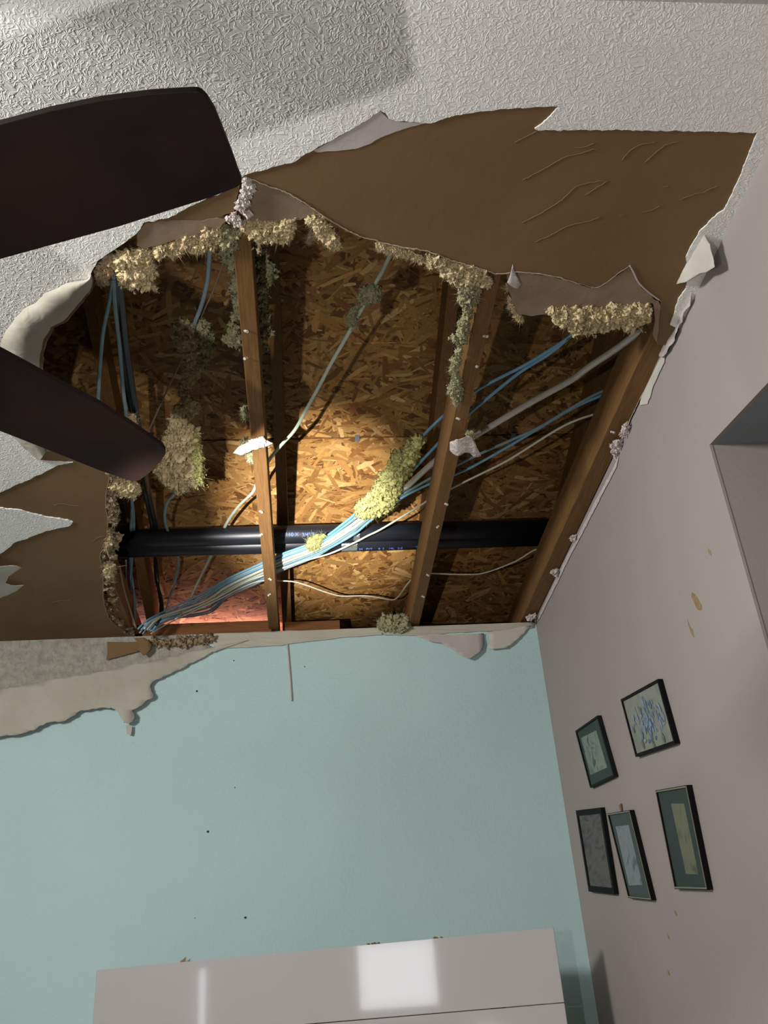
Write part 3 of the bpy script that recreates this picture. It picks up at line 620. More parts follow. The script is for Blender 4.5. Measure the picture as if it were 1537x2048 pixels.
clump('narrow pale strand below it along the same truss', [(918, 688), (926, 700), (916, 735), (920, 765), (925, 785), (914, 812), (906, 795), (898, 785), (903, 760), (902, 735), (912, 712)], oc(.004), 'insg', 4.5, 1.3)
clump('cream strip down the left side of the folded board piece', [(1015, 568), (1022, 590), (1030, 615), (1042, 628), (1050, 645), (1036, 638), (1024, 622), (1016, 600)], oc(.012), 'ins', 4, 1.5)
clump('long cream insulation tuft under the folded board piece at right', [(1095, 622), (1110, 612), (1160, 612), (1215, 612), (1280, 606), (1300, 612), (1300, 640), (1280, 648), (1262, 662), (1240, 650), (1212, 660), (1195, 655), (1178, 668), (1150, 666), (1135, 648), (1118, 650), (1108, 635)], oc(.002), 'inso', 7, 1.5, 12)
clump('pinkish insulation wrapped on the slate cable, upper left', [(352, 645), (372, 640), (388, 660), (395, 700), (392, 715), (380, 720), (360, 712), (355, 690)], oc(.135), 'insp', 6, 1.3)
clump('grey-green insulation right of the pinkish one', [(392, 640), (415, 640), (425, 680), (420, 720), (412, 745), (395, 735), (400, 700), (388, 670)], oc(.155), 'insg', 6, 1.1)
clump('stringy grey insulation around the slate cable above the big tuft', [(372, 718), (392, 718), (388, 760), (382, 800), (366, 800), (358, 790), (366, 760)], oc(.15), 'insp', 4.5, 1.2)
clump('small cream ball at the top right of the big yellow tuft', [(376, 792), (392, 800), (396, 820), (385, 835), (370, 828), (370, 805)], oc(.13), 'ins', 5, 1.4)
BIGT = [(352, 812), (366, 815), (370, 840), (384, 850), (396, 868), (398, 900), (398, 930), (402, 965), (390, 972), (376, 962), (368, 985), (355, 985), (340, 970), (325, 960), (312, 945), (322, 925), (330, 910), (318, 892), (334, 870), (340, 850), (345, 830)]
clump('big yellow insulation tuft hanging on a cable beside the fan blade tip', BIGT, oc(.12), 'ins', 8, 1.6, 14, 18)
clump('greener right-hand edge of the big yellow tuft', [(382, 862), (398, 870), (400, 905), (402, 940), (404, 965), (388, 965), (380, 930), (384, 895)], oc(.11), 'insy', 6.5, 1.3)
clump('small cream tuft peeping above the lower fan blade', [(250, 845), (262, 842), (268, 828), (273, 850), (277, 868), (262, 860)], oc(.10), 'ins', 4, 1.6)
clump('cream tuft below the tip of the lower fan blade', [(222, 958), (250, 960), (276, 962), (275, 980), (270, 995), (255, 988), (235, 985), (224, 975)], oc(.012), 'ins', 6, 1.4)
clump('yellow-green insulation bundle wrapped round the middle cables', [(842, 872), (848, 884), (836, 905), (826, 935), (818, 950), (806, 962), (798, 985), (790, 1010), (782, 1024), (758, 1028), (740, 1036), (715, 1036), (712, 1022), (725, 1002), (745, 985), (755, 960), (775, 935), (790, 910), (812, 890)], oc(.135), 'insy', 7, 1.5, 14, 14)
clump('fluffy ball on the long green cable', [(722, 575), (745, 570), (762, 582), (762, 602), (740, 610), (722, 608), (716, 592)], oc(.195), 'insg', 5, 1.4)
clump('small leafy shred on the long green cable below the fluffy ball', [(695, 632), (708, 612), (718, 608), (712, 628), (716, 648), (704, 655), (692, 650)], oc(.195), 'insg', 3.5, 1.4)
clump('white fibre knot on the cable bundle in front of the pipes', [(618, 1080), (632, 1070), (650, 1068), (642, 1080), (638, 1092), (622, 1102), (612, 1096)], oc(.138), 'insy', 3.0, .9)
clump('yellow tuft standing on the teal wall top beside the right of centre truss', [(757, 1250), (768, 1236), (790, 1232), (808, 1230), (818, 1240), (820, 1256), (810, 1264), (795, 1260), (775, 1264), (760, 1262)], lambda x, y: ony(x, y, YW-.01), 'insg', 6, 1.4)
clump('tall dark insulation left of the plastered truss inside the hole', [(455, 470), (472, 480), (478, 540), (480, 600), (482, 690), (470, 695), (448, 680), (460, 650), (468, 620), (462, 570), (458, 530), (440, 505)], oc(.10), 'insg', 7, .9)
clump('tall dark insulation right of the plastered truss inside the hole', [(512, 470), (535, 500), (552, 540), (548, 560), (530, 570), (535, 620), (540, 660), (525, 700), (515, 650), (512, 560)], oc(.16), 'insg', 7, .8)
clump('tiny green shred on the left side of the plastered truss', [(484, 815), (494, 812), (496, 840), (490, 838)], oc(.02), 'insg', 3, 1.3)
clump('green fibres beside the paper scrap on the plastered truss', [(480, 880), (500, 880), (506, 905), (508, 930), (500, 925), (492, 900)], oc(.06), 'insg', 3.5, 1.1)
clump('small pale tuft at the rim level with the pipes', [(216, 1062), (226, 1068), (228, 1085), (216, 1092), (208, 1098), (214, 1078)], oc(.008), 'ins', 3.5, 1.3)
clump('pale tuft on the left rim just below the pipes', [(208, 1122), (228, 1124), (232, 1140), (222, 1150), (212, 1160), (208, 1140)], oc(.008), 'ins', 4.5, 1.3)
clump('pale fibres along the left rim above the pipes', [(220, 975), (232, 990), (228, 1020), (232, 1050), (222, 1052), (216, 1010)], oc(.014), 'insp', 4.5, 1)
# ================================================================== BROKEN BOARD PIECES, PAPER AND PLASTER
def tilt_up(ax, ay, bx, by, k):
    """rise above the ceiling plane with distance from the hinge line a-b (pixels)"""
    L = math.hypot(bx-ax, by-ay)
    return lambda x, y: onceil(x, y, max(0, abs(((x-ax)*(by-ay)-(y-ay)*(bx-ax))/L))*k+.001)
def piece(name, label, P, place, m, th=.011, amp=1.5, seed=1, cat='drywall piece', group=None):
    pts = [place(x, y) for x, y in jag(P, amp, 5, seed, True)]
    V_, F_ = slab(pts, (0, 0, th)); return tag(fixn(link(name, V_, F_, M[m])), label, cat, group)
piece('drywall_piece', 'broken brown board piece with jagged top, left of the plaster crumbs', [(286, 446), (313, 442), (345, 434), (365, 422), (391, 409), (440, 389), (481, 370), (474, 395), (468, 424), (438, 434), (400, 441), (350, 438), (318, 443), (300, 447)], tilt_up(313, 441, 481, 370, .00003), 'brown', seed=2)
piece('drywall_piece', 'darker grey-brown board strip over the long cream fringe', [(274, 470), (290, 448), (318, 443), (350, 440), (400, 442), (436, 436), (455, 440), (440, 456), (400, 466), (360, 478), (293, 497), (274, 492)], tilt_up(286, 446, 468, 424, .00003), 'brownpatch', seed=3)
piece('drywall_piece', 'lighter brown triangular board piece under the diagonal crack', [(500, 360), (535, 374), (570, 385), (600, 402), (632, 424), (648, 436), (621, 430), (602, 440), (570, 440), (500, 442), (488, 430), (492, 400)], tilt_up(500, 358, 656, 438, .00003), 'brownpatch', seed=4)
piece('drywall_piece', 'folded brown board piece with a peak, over the right cream tuft', [(1015, 549), (1037, 545), (1075, 549), (1110, 555), (1145, 565), (1183, 577), (1201, 575), (1233, 553), (1259, 536), (1270, 552), (1283, 576), (1303, 590), (1314, 604), (1290, 614), (1240, 616), (1160, 620), (1110, 618), (1096, 628), (1060, 632), (1036, 628), (1024, 600), (1016, 570)], tilt_up(1014, 547, 1319, 600, .00003), 'brownpatch', seed=5)
V_, F_ = tube([onceil(*q, -.002) for q in [(1260, 531), (1268, 545), (1275, 560), (1284, 572), (1300, 586), (1319, 600)]], .0022, .0012, 6, 3); tag(link('torn_paper_edge', V_, F_, M['pinkpaper']), 'pale torn paper edge at the peak of the folded board piece', 'torn paper')
tag(sheet('torn_paper_strip', [(1304, 598), (1318, 602), (1322, 612), (1319, 640), (1318, 662), (1313, 684), (1306, 668), (1311, 640), (1308, 612)], oc(-.002), (0, 0, -.0012), 'brownpatch'), 'thin hanging paper strip at the top end of the mauve wall truss', 'torn paper')
# plaster lumps
lump('plaster_crumb', 'pinkish plaster crumbs above the top of the plastered truss', 'plaster', [(440, 434), (458, 430), (470, 424), (482, 434), (482, 452), (470, 456), (455, 444)], oc(-.004), 'plaster', 5)
lump('plaster_crumb', 'small white plaster crumb right of the truss top crumbs', 'plaster', [(486, 424), (500, 420), (508, 430), (500, 436), (488, 434)], oc(-.004), 'plaster', 3.6)
lump('twisted_paper', 'twisted grey paper and plaster below the upper fan blade tip', 'torn paper', [(484, 356), (506, 362), (508, 382), (498, 395), (496, 418), (476, 424), (470, 412), (480, 390), (484, 372)], oc(-.004), 'pinkpaper', 5.5, 1.8)
tag(sheet('paper_scrap', jag([(466, 906), (480, 890), (500, 880), (525, 874), (546, 886), (542, 890), (520, 893), (500, 900), (484, 909)], 1, 5, 3, True), oc(-.004), (0, 0, -.001), 'paper', curl=lambda x, y: (0, 0, -.006*math.sin((x-466)/80*math.pi))), 'grey leaf-shaped paper scrap pinned across the plastered truss', 'torn paper')
lump('plaster_chip', 'white plaster chip on the leaf-shaped scrap', 'plaster', [(500, 880), (515, 874), (530, 878), (534, 888), (520, 894), (506, 895)], oc(-.014), 'plaster', 3.6)
o = sheet('plaster_scrap', jag([(900, 884), (912, 872), (930, 869), (945, 872), (952, 884), (962, 905), (948, 908), (930, 900), (912, 905), (900, 900)], 1, 4, 5, True), oc(-.006), (0, 0, -.0015), 'plaster', curl=lambda x, y: (0, 0, -.014*abs(math.sin((x-900)/60*math.pi*1.6))))
tag(o, 'crumpled white plaster lump on the right of centre truss', 'plaster')
clump('thin fibres on the crumpled plaster lump', [(930, 864), (946, 862), (950, 876), (935, 872)], oc(-.002), 'insg', 3, 1)
tag(sheet('paper_scrap', jag([(1020, 546), (1026, 528), (1028, 538), (1036, 552), (1042, 566), (1036, 578), (1026, 572), (1014, 560)], 1, 4, 6, True), oc(-.006), (0, 0, -.001), 'pinkpaper', curl=lambda x, y: (0, 0, -.008*math.sin((y-528)/50*math.pi))), 'small lilac-white paper scrap at the left of the folded board piece', 'torn paper')
for lb, P in (('upper white plaster crumb on the mauve wall truss edge', [(1240, 868), (1250, 846), (1259, 850), (1256, 868), (1246, 876)]), ('larger white crumpled plaster below it at the mauve wall edge', [(1220, 890), (1236, 880), (1252, 890), (1246, 902), (1236, 920), (1226, 905)]),
              ('tiny white crumb on the mauve wall truss level with the pipes', [(1140, 1074), (1152, 1070), (1152, 1082), (1144, 1082)]), ('white crumb low on the mauve wall truss, below the pipes', [(1100, 1143), (1116, 1138), (1116, 1150), (1104, 1152)]),
              ('white crumbs in the corner where the two walls meet', [(1052, 1238), (1062, 1228), (1072, 1230), (1070, 1240)])):
    lump('plaster_crumb', lb, 'plaster', P, oc(-.004), 'plaster', 3.4, 1.8, amp=.9)
# curled paper and tape remains along the mauve wall corner
wr = lambda d: (lambda x, y: onx(x, y, XW-d))
def cl1(x, y): 
    t = (x-1390)/70+(y-450)/240
    return (-.010-.045*max(0, math.sin(max(0, min(1, t))*2.6)), 0, 0)
tag(sheet('paper_flap', jag([(1441, 447), (1446, 470), (1449, 495), (1455, 515), (1458, 534), (1441, 544), (1429, 547), (1412, 564), (1390, 569), (1400, 545), (1412, 525), (1425, 498), (1434, 471)], .8, 6, 8, True), wr(.006), (-.0012, 0, 0), 'paper', curl=cl1, sub=2), 'curled white paper flap hanging from the mauve wall corner', 'torn paper')
tag(sheet('torn_paper', jag([(1426, 436), (1441, 446), (1436, 471), (1412, 525), (1390, 570), (1378, 578), (1376, 544), (1371, 515), (1384, 490), (1402, 461)], 1, 6, 9, True), wr(.012), (-.001, 0, 0), 'pinkpaper', curl=lambda x, y: (-.01*abs(math.sin(x*.06+y*.03)), 0, 0), sub=2), 'pale lilac torn paper between brown board and the curled flap', 'torn paper')
tag(sheet('torn_tape', jag([(1378, 576), (1392, 570), (1388, 600), (1372, 632), (1358, 668), (1342, 700), (1330, 715), (1312, 708), (1341, 655), (1351, 622), (1358, 598)], 1.2, 6, 10, True), wr(.006), (-.001, 0, 0), 'pinkpaper', curl=lambda x, y: (-.008*abs(math.sin(x*.2)), 0, 0), sub=2), 'crumpled joint tape between brown board and mauve wall, below the flap', 'torn paper')
tag(sheet('torn_tape', jag([(1331, 704), (1330, 725), (1309, 769), (1296, 808), (1281, 811), (1284, 790), (1300, 760), (1318, 722)], 1, 6, 11, True), wr(.003), (-.001, 0, 0), 'paper'), 'pale strip of bare joint tape on the mauve wall edge', 'torn paper')
tag(sheet('torn_tape', jag([(1318, 700), (1326, 706), (1300, 755), (1280, 800), (1262, 838), (1250, 872), (1243, 880), (1252, 850), (1278, 790), (1296, 745)], 1, 6, 12, True), wr(.005), (-.001, 0, 0), 'pinkpaper'), 'narrow ragged tape edge beside the mauve wall truss', 'torn paper')
tag(sheet('torn_tape', jag([(1238, 912), (1228, 935), (1190, 1005), (1150, 1085), (1135, 1112), (1100, 1185), (1076, 1237), (1073, 1245), (1080, 1237), (1106, 1185), (1140, 1115), (1156, 1085), (1196, 1008), (1234, 934)], .8, 6, 16, True), wr(.003), (-.0008, 0, 0), 'plaster'), 'thin white paint edge along the lower mauve wall truss', 'torn paper')
# remains above the teal wall
def wb(d):
    def f(x, y):
        p = ony(x, y, YW-d); p.z = min(p.z, CEIL-.001); return p
    return f
tag(sheet('bare_wall_strip', jag([(-160, 1285), (0, 1278), (120, 1270), (216, 1264), (300, 1266), (360, 1266), (430, 1296), (330, 1318), (200, 1346), (100, 1362), (0, 1382), (-160, 1412)], .8, 9, 17, True), wb(.003), (0, -.003, 0), 'crumb', curl=lambda x, y: (0, -.003*abs(noise.noise(Vector((x*.05, y*.1, 0)))), 0), sub=6), 'grey crumbly bare strip over the teal wall at left', 'torn paper')
def fold(x, y):
    base = 1382-.19*x if x < 430 else 1300
    return (0, -.012-.00020*max(0, y-base)-.003*noise.noise(Vector((x*.02, y*.02, 5))), 0)
tag(sheet('hanging_wall_paper', [(-160, 1412), (0, 1382), (100, 1362), (200, 1346), (330, 1318), (430, 1296), (500, 1282), (445, 1300)] + jag([(445, 1300), (425, 1306), (400, 1322), (345, 1350), (312, 1364), (303, 1374), (305, 1388), (308, 1400), (298, 1404), (285, 1416), (266, 1426), (272, 1440), (270, 1446), (262, 1452), (250, 1452), (242, 1436), (234, 1424), (225, 1420), (190, 1422), (160, 1428), (135, 1446), (100, 1450), (85, 1456), (70, 1466), (40, 1474), (0, 1479), (-160, 1500)], 2.4, 4, 18)[1:], wb(.0), (0, -.0015, 0), 'hang', curl=fold, sub=5), 'large pale paper sheet hanging with a torn lower edge over the teal wall', 'torn paper')
tag(sheet('paper_tip', [(252, 1450), (264, 1451), (264, 1460), (262, 1470), (254, 1468)], wb(.02), (0, -.001, 0), 'pinkpaper'), 'small lilac tip dangling under the large pale paper sheet', 'torn paper')
tag(sheet('brown_paper_flap', jag([(214, 1284), (275, 1284), (296, 1282), (300, 1290), (288, 1300), (250, 1310), (213, 1320), (215, 1305)], 1, 6, 20, True), wb(.018), (0, -.0015, 0), 'brown'), 'brown paper flap folded over the wall corner at lower left', 'torn paper')
tag(sheet('brown_paper_flap', jag([(268, 1276), (290, 1278), (305, 1290), (302, 1302), (288, 1314), (280, 1304), (270, 1300), (280, 1290)], 1, 5, 23, True), wb(.03), (0, -.0015, 0), 'brown', curl=lambda x, y: (0, -.012*math.sin((x-268)*.07), 0), sub=2), 'small curled brown paper hook at the lower left hole corner', 'torn paper')
lump('gypsum_rubble', 'row of crumbly gypsum along the hole bottom above the pale sheet', 'plaster', [(296, 1276), (330, 1280), (365, 1276), (400, 1272), (425, 1270), (432, 1282), (400, 1288), (360, 1294), (310, 1290)], wb(.012), 'core', 6, 2.0, amp=.75)
tag(sheet('torn_tape', jag([(420, 1260), (470, 1258), (560, 1252), (680, 1248), (800, 1243), (900, 1239), (1000, 1236), (1072, 1234), (1068, 1256), (1000, 1262), (900, 1266), (860, 1272), (760, 1270), (680, 1276), (580, 1288), (560, 1292), (500, 1295), (430, 1298)], 1.2, 7, 24, True), wb(.004), (0, -.002, 0), 'hang', curl=lambda x, y: (0, -.006*abs(noise.noise(Vector((x*.03, y*.2, 0)))), 0), sub=4), 'long pale torn tape along the teal wall top', 'torn paper')
tag(sheet('paper_flap', jag([(833, 1272), (860, 1268), (900, 1270), (968, 1267), (967, 1290), (962, 1304), (952, 1312), (938, 1321), (920, 1314), (903, 1300), (885, 1288), (860, 1284), (845, 1276)], 1.3, 5, 25, True), wb(.012), (0, -.0015, 0), 'pinkpaper', curl=lambda x, y: (0, -.0004*max(0, y-1270), 0), sub=3), 'pointed lilac-grey paper flap over the teal wall', 'torn paper')
tag(sheet('paper_flap', jag([(978, 1264), (1010, 1260), (1050, 1252), (1062, 1251), (1050, 1266), (1030, 1284), (1012, 1298), (984, 1301), (974, 1296), (980, 1282)], 1.3, 5, 26, True), wb(.010), (0, -.0015, 0), 'paper', curl=lambda x, y: (0, -.0003*max(0, y-1260), 0), sub=3), 'pale triangular paper flap near the room corner', 'torn paper')
V_, F_ = box(-.0035, .0035, -.004, .002, -.15, .0)
a, b = ony(575, 1288, YW-.004), ony(584, 1402, YW-.004)
V_, F_ = tube([a, (a+b)/2+Vector((.001, 0, 0)), b], .0062, .0035, 8, 3); tag(link('hanging_strip', V_, F_, M['pinkpaper']), 'thin grey strip hanging straight down on the teal wall', 'strip')
# paper spikes at far left on brown
def spike(label, P, seed, dz):
    tag(sheet('paper_spike', jag(P, 1.3, 5, seed, True), oc(-.005), (0, 0, -.001), 'paper', curl=lambda x, y: (0, 0, -dz*max(0, (60-x))/60), sub=3), label, 'torn paper')
spike('larger hanging white paper shred at the left edge, two-pointed', [(-70, 1120), (0, 1122), (20, 1124), (34, 1127), (44, 1133), (30, 1139), (18, 1146), (12, 1158), (30, 1166), (48, 1168), (34, 1177), (0, 1187), (-70, 1200)], 31, .02)
# ---- marks on the walls
def mark(par, P, place, m, off):
    V_, F_ = slab([place(x, y) for x, y in jag(P, .8, 3, 7, True)], off); link('wall_mark', V_, F_, M[m], par)
wl = [o for o in SC.objects if o.name == 'wall_right'][0]; wk = [o for o in SC.objects if o.name == 'wall_back'][0]
for P in ([(1385, 1184), (1392, 1190), (1398, 1200), (1404, 1210), (1405, 1219), (1398, 1221), (1392, 1212), (1386, 1200), (1383, 1192)], [(1375, 1238), (1380, 1250), (1387, 1262), (1389, 1276), (1384, 1268), (1378, 1254)], [(1416, 1096), (1421, 1100), (1424, 1112), (1419, 1108)], [(1350, 1820), (1354, 1826), (1356, 1832), (1352, 1832)], [(1336, 1868), (1339, 1872), (1341, 1880), (1337, 1878)], [(1336, 1940), (1340, 1946), (1341, 1952), (1337, 1950)]):
    mark(wl, P, wr(.0006), 'stain', (.0005, 0, 0))
for (x, y, r) in ((394, 1382, 2.4), (416, 1663, 3), (468, 1321, 1.6), (610, 1333, 1.4), (390, 1836, 1.2), (491, 1835, 3), (470, 1575, 1.3)):
    mark(wk, [(x-r, y), (x, y-r*.8), (x+r, y-r*.3), (x+r*.6, y+r), (x-r*.5, y+r*.7)], wb(.0006), 'speck', (0, .0005, 0))
# ================================================================== CEILING FAN
ZF = CAMZ+.95
fz = lambda dz: (lambda x, y: onz(x, y, ZF+dz))
HUB = Vector((-.7318*.95, .9926*.95, ZF))
fan = empty('ceiling_fan', 'dark brown ceiling fan, two blades reaching in from the left', 'ceiling fan', None, HUB)
def blade(P, roll, edge):
    pts = []
    ctr = sum((onz(x, y, ZF) for x, y in P), Vector())/len(P); ax = (ctr-HUB); ax.z = 0; ax.normalize()
    side = Vector((-ax.y, ax.x, 0))
    for x, y in P:
        # plane through the blade axis, pitched by roll
        n = (Vector((0, 0, 1))*math.cos(roll)+side*math.sin(roll)); d = ray(x, y); t = (HUB-CAM).dot(n)/d.dot(n); pts.append(CAM+d*t)
    V_, F_ = slab(pts, (0, 0, .009)); o = fixn(link('blade', V_, F_, M['fan'], fan)); bv = o.modifiers.new('b', 'BEVEL'); bv.width = .003; bv.segments = 3
    # blade iron
    a = HUB+ax*.08; b = HUB+ax*.27; V_, F_ = slab([a+side*.02+Vector((0, 0, -.012)), a-side*.02+Vector((0, 0, -.012)), b-side*.035-Vector((0, 0, .006)), b+side*.035-Vector((0, 0, .006))], (0, 0, .006)); link('blade_bracket', V_, F_, M['metal'], fan)
    return o
B1 = [(-300, 348), (-150, 298), (0, 249), (100, 222), (200, 201), (300, 188), (380, 183), (396, 183), (404, 187), (415, 198), (430, 222), (446, 262), (464, 308), (478, 348), (484, 362), (482, 368), (474, 375), (420, 396), (340, 421), (240, 453), (120, 486), (0, 519), (-150, 556), (-300, 590), (-330, 500), (-325, 400)]
B2 = [(-300, 540), (-150, 621), (0, 703), (60, 735), (120, 768), (200, 810), (260, 848), (325, 893), (331, 903), (331, 909), (322, 922), (300, 945), (280, 960), (268, 963), (255, 960), (200, 941), (120, 909), (0, 862), (-150, 812), (-300, 745), (-335, 640)]
o1 = blade(B1, math.radians(0), True); o2 = blade(B2, math.radians(0), True)
for k in (-1, -2, -3):
    c = o1.copy(); COL.objects.link(c); c.parent = fan
    c.matrix_world = Matrix.Translation(HUB) @ Matrix.Rotation(math.radians(72*k), 4, 'Z') @ Matrix.Translation(-HUB); c['_w'] = k
def ring(prof, n=40): 
    V, Fc = [], []
    for (r, z) in prof:
        for k in range(n): a = 2*math.pi*k/n; V.append(HUB+Vector((r*math.cos(a), r*math.sin(a), z)))
    for i in range(len(prof)-1):
        for k in range(n): Fc.append((i*n+k, i*n+(k+1) % n, (i+1)*n+(k+1) % n, (i+1)*n+k))
    Fc += [tuple(range(n))[::-1], tuple((len(prof)-1)*n+k for k in range(n))]; return V, Fc
V_, F_ = ring([(.03, -.075), (.085, -.07), (.10, -.04), (.13, -.02), (.14, .02), (.13, .08), (.09, .12), (.04, .14)]); link('motor_housing', V_, F_, M['metal'], fan, smooth=True)
V_, F_ = ring([(.012, .14), (.012, CEIL-ZF-.05)]); link('downrod', V_, F_, M['metal'], fan, smooth=True)
V_, F_ = ring([(.02, CEIL-ZF-.07), (.055, CEIL-ZF-.05), (.07, CEIL-ZF-.006)]); link('canopy', V_, F_, M['metal'], fan, smooth=True)
wm = {c.name: c.matrix_world.copy() for c in fan.children}
for c in fan.children:
    k = c.get('_w')
    c.matrix_parent_inverse = Matrix.Translation(HUB).inverted()
    if k:
        c.matrix_basis = Matrix.Translation(HUB) @ Matrix.Rotation(math.radians(72*k), 4, 'Z') @ Matrix.Translation(-HUB); del c['_w']
# ================================================================== PICTURES
def lerpq(Q, u, v):
    a = Q[0]*(1-u)+Q[1]*u; b = Q[3]*(1-u)+Q[2]*u; return a*(1-v)+b*v
def picture(label, Q, bw, fm_, mt, artm, A=None, gold=None, extra=None):
    D = .016; q = [onx(x, y, XW-D) for x, y in Q]; c = sum(q, Vector())/4
    r = empty('framed_picture', label, 'picture', None, Vector((XW, c.y, c.z)))
    W_ = (q[1]-q[0]).length; H_ = (q[3]-q[0]).length; u = bw/W_; v = bw/H_
    inn = [lerpq(q, a, b) for a, b in ((u, v), (1-u, v), (1-u, 1-v), (u, 1-v))]
    V = []; off = Vector((D-.001, 0, 0))
    V = q+inn+[p+off for p in q]+[p+off*.3 for p in inn]
    Fc = []
    for i in range(4):
        j = (i+1) % 4; Fc += [(i, j, 4+j, 4+i), (i, 8+i, 8+j, j), (4+i, 4+j, 12+j, 12+i), (8+i, 12+i, 12+j, 8+j)]
    fr = fixn(link('frame', V, Fc, M[fm_], r))
    if gold:
        lips = [lerpq(q, a, b)+Vector((-.0012, 0, 0)) for a, b in ((u*.35, v*.35), (1-u*.35, v*.35), (1-u*.35, 1-v*.35), (u*.35, 1-v*.35))]
        i2 = [lerpq(q, a, b)+Vector((-.0012, 0, 0)) for a, b in ((u, v), (1-u, v), (1-u, 1-v), (u, 1-v))]
        V = lips+i2+[p+Vector((.002, 0, 0)) for p in lips+i2]; Fc = []
        for i in range(4):
            j = (i+1) % 4; Fc += [(i, j, 4+j, 4+i), (8+i, 12+i, 12+j, 8+j), (i, 8+i, 8+j, j), (4+i, 4+j, 12+j, 12+i)]
        fixn(link('frame_lip', V, Fc, M['fgold'], fr))
    if mt:
        V_, F_ = slab([p+off*.35 for p in inn], (.002, 0, 0)); fixn(link('mount', V_, F_, M[mt], r))
    if A: ap = [onx(x, y, XW-D*.72) for x, y in A]
    else: ap = [p+off*.3 for p in inn]
    V_, F_ = slab([p-Vector((.0004, 0, 0)) for p in ap], (.0008, 0, 0)); fixn(link('print', V_, F_, artm, r))
    if extra: extra(r, q)
    # glass
    g = [p+off*.12 for p in inn]; V_, F_ = slab(g, (.001, 0, 0)); fixn(link('glass', V_, F_, GL, r))
    at0(r); return r
GL = bpy.data.materials.new('picture_glass'); GL.use_nodes = True; _b = GL.node_tree.nodes['Principled BSDF']
_b.inputs['Base Color'].default_value = (0, 0, 0, 1); _b.inputs['Roughness'].default_value = .03; _b.inputs['Alpha'].default_value = .12; _b.inputs['IOR'].default_value = 1.45
ART1 = art_mat('cream_watercolour_paper', ['8f9892', '9ca296', 'aaa998', 'a0a69e'], 18, (1, 1, 1))
BL = [mat('blue_watercolour', '74899b', '8d9dab', rough=.7, nscale=60), mat('deep_blue_watercolour', '566a80', '6b7f92', rough=.7, nscale=60), mat('olive_leaf_watercolour', '5b6257', '6f7466', rough=.7, nscale=60)]
def flower(r, q):
    rd = random.Random(4); groups = {0: [], 1: [], 2: []}
    def pet(u, v, ang, L, w, g, h):
        pts = []
        U = (q[1]-q[0]); Vv = (q[3]-q[0])
        for k in range(14):
            t = 2*math.pi*k/14; a = L*math.cos(t); b = w*math.sin(t)*(1+.3*math.cos(t)); x = a*math.cos(ang)-b*math.sin(ang); y = a*math.sin(ang)+b*math.cos(ang)
            pts.append(q[0]+U*(u+x/U.length)+Vv*(v+y/Vv.length)+Vector((.0040-h, 0, 0)))
        groups[g].append(slab(pts, (.0003, 0, 0)))
    for i in range(110):
        a = rd.uniform(0, 6.28); d = rd.uniform(0, .40)**1.0; pet(.5+d*math.cos(a), .52+d*.9*math.sin(a), rd.gauss(math.pi/2, .6), rd.uniform(.006, .016)*1.0, rd.uniform(.003, .007), rd.choice((0, 0, 1)), i*.00003)
    for (u, v, a) in ((.25, .84, 1.6), (.75, .86, 1.5), (.5, .93, 1.57)): pet(u, v, a, .016, .008, 2, .0026)
    for g in groups:
        if g == 2:
            for q_ in groups[g]: link('painted_leaf', q_[0], q_[1], BL[g], r)
        else:
            V_, F_ = join(groups[g]); link('painted_flower', V_, F_, BL[g], r)
picture('square picture of a blue flower in a thin black frame', [(1242, 1399), (1316, 1358), (1351, 1487), (1272, 1514)], .009, 'fblack', None, ART1, extra=flower)
picture('small dark-framed picture with pale green print, nearest the teal wall, upper row', [(1151, 1462), (1195, 1431), (1229, 1553), (1181, 1576)], .008, 'fgrey', 'matd', art_mat('pale_green_print', ['6f8580', '8fa297', 'a3b0a0', '45605f'], 22, (1, 1, 1)), [(1163, 1476), (1193, 1461), (1215, 1535), (1182, 1550)])
picture('tall picture in a wide plain black frame, nearest the teal wall, lower row', [(1152, 1621), (1202, 1615), (1230, 1789), (1178, 1783)], .020, 'fblack', None, art_mat('grey_brown_photograph', ['5b5450', '7d7471', '6b6461', '4a4644'], 9, (1, 1, 3)))
picture('narrow picture with grey mount and pale print, brass hanger above', [(1215, 1627), (1260, 1620), (1304, 1801), (1257, 1796)], .006, 'fblack', 'matg', art_mat('pale_grey_print', ['6f7880', '9aa1a6', 'a5abaf', '939a9f'], 25, (1, 1, 1)), [(1232, 1653), (1258, 1650), (1286, 1770), (1259, 1771)], gold=True)
picture('largest tall picture with dark green mount and khaki print, right of the others', [(1311, 1581), (1374, 1570), (1416, 1780), (1350, 1778)], .006, 'fblack', 'matd', art_mat('khaki_print', ['5f6450', '7f8169', '8b8b70', '777a64'], 16, (1, 1, .7)), [(1343, 1607), (1369, 1607), (1398, 1749), (1373, 1748)], gold=True)
c = onx(1243, 1615, XW-.004)
V_, F_ = slab([c+Vector((0, y, z)) for y, z in ((.013, .010), (-.013, .010), (-.008, .002), (-.006, -.012), (.006, -.012), (.008, .002))], (-.003, 0, 0)); tag(fixn(link('picture_hanger', V_, F_, M['brass'])), 'little brass hanger above the narrow grey-mounted picture', 'hanger')
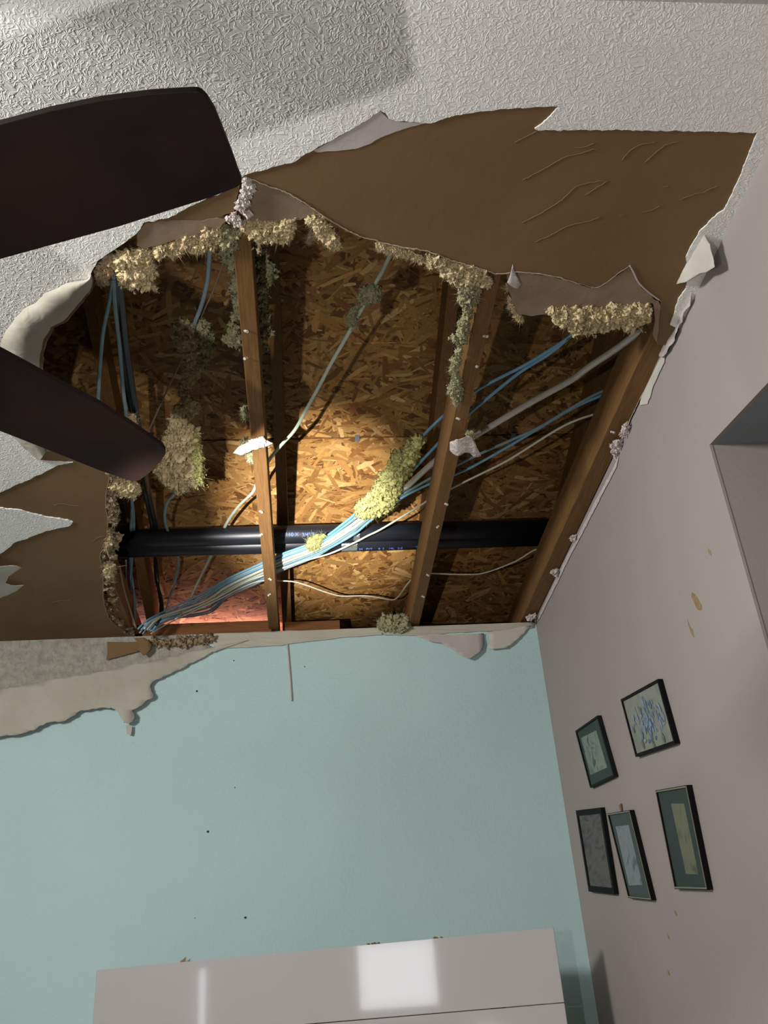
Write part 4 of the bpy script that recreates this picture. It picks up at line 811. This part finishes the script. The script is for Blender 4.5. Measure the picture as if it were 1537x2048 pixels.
# ================================================================== WHITE GLOSSY BOARD
YL = YW-.035; tl = ony(193, 1940, YL); zt = tl.z; tr_ = onz(1108, 1855, zt)
d = (tr_-tl); d.z = 0; W_ = d.length; d.normalize(); nb = Vector((-d.y, d.x, 0))   # nb points to the wall
hb = empty('glossy_headboard', 'glossy white two-panel board standing against the teal wall', 'headboard', None, Vector(((tl.x+tr_.x)/2, (tl.y+tr_.y)/2, 0)))
# seam height from the pixel (1131,2005) on the board plane
rr = ray(1131, 2005); t_ = (tl-CAM).dot(nb)/rr.dot(nb); zs = (CAM+rr*t_).z
def pan(z0, z1, name):
    pts = [Vector((tl.x, tl.y, z0)), Vector((tr_.x, tr_.y, z0)), Vector((tr_.x, tr_.y, z1)), Vector((tl.x, tl.y, z1))]
    V_, F_ = slab(pts, nb*.022); o = fixn(link(name, V_, F_, M['gloss'], hb)); bv = o.modifiers.new('b', 'BEVEL'); bv.width = .0022; bv.segments = 3; return o
pan(zs+.0012, zt, 'board_panel'); pan(zs-.55, zs-.0012, 'board_panel'); pan(.02, zs-.5525, 'board_panel')
for s in (.15, .85):
    p = tl+d*(W_*s)+nb*.0225; V_, F_ = slab([Vector((p.x, p.y, 0)), Vector((p.x, p.y, 0))+d*.05, Vector((p.x, p.y, zt-.03))+d*.05, Vector((p.x, p.y, zt-.03))], nb*.01); fixn(link('batten', V_, F_, M['woodx'], hb))
at0(hb)
c = ony(364, 1926, YL+.012)
V_, F_ = slab([c+Vector(v) for v in ((-.018, 0, -.012), (.016, 0, -.012), (.012, 0, .004), (.014, 0, .020), (.004, 0, .012), (-.006, 0, .006))], (0, .003, 0)); tag(fixn(link('debris_chip', V_, F_, M['stain'])), 'small brown chip lying on top of the white board, left part', 'debris')
for lb, px, py in (('tiny grey crumbs on the white board top edge, middle', 745, 1884), ('tiny dark crumbs on the white board top edge, right part', 872, 1868)):
    rr = ray(px, py); t_ = (tl-CAM).dot(nb)/rr.dot(nb); c = CAM+rr*t_+nb*.01; c.z = zt+.003
    V_, F_ = join([blob(c+d*rd.uniform(-.02, .02), rd.uniform(.002, .005), (1.4, 1, .8), .6, 2.4, 2, i) for i in range(6)]); tag(link('debris_crumb', V_, F_, M['core']), lb, 'debris')
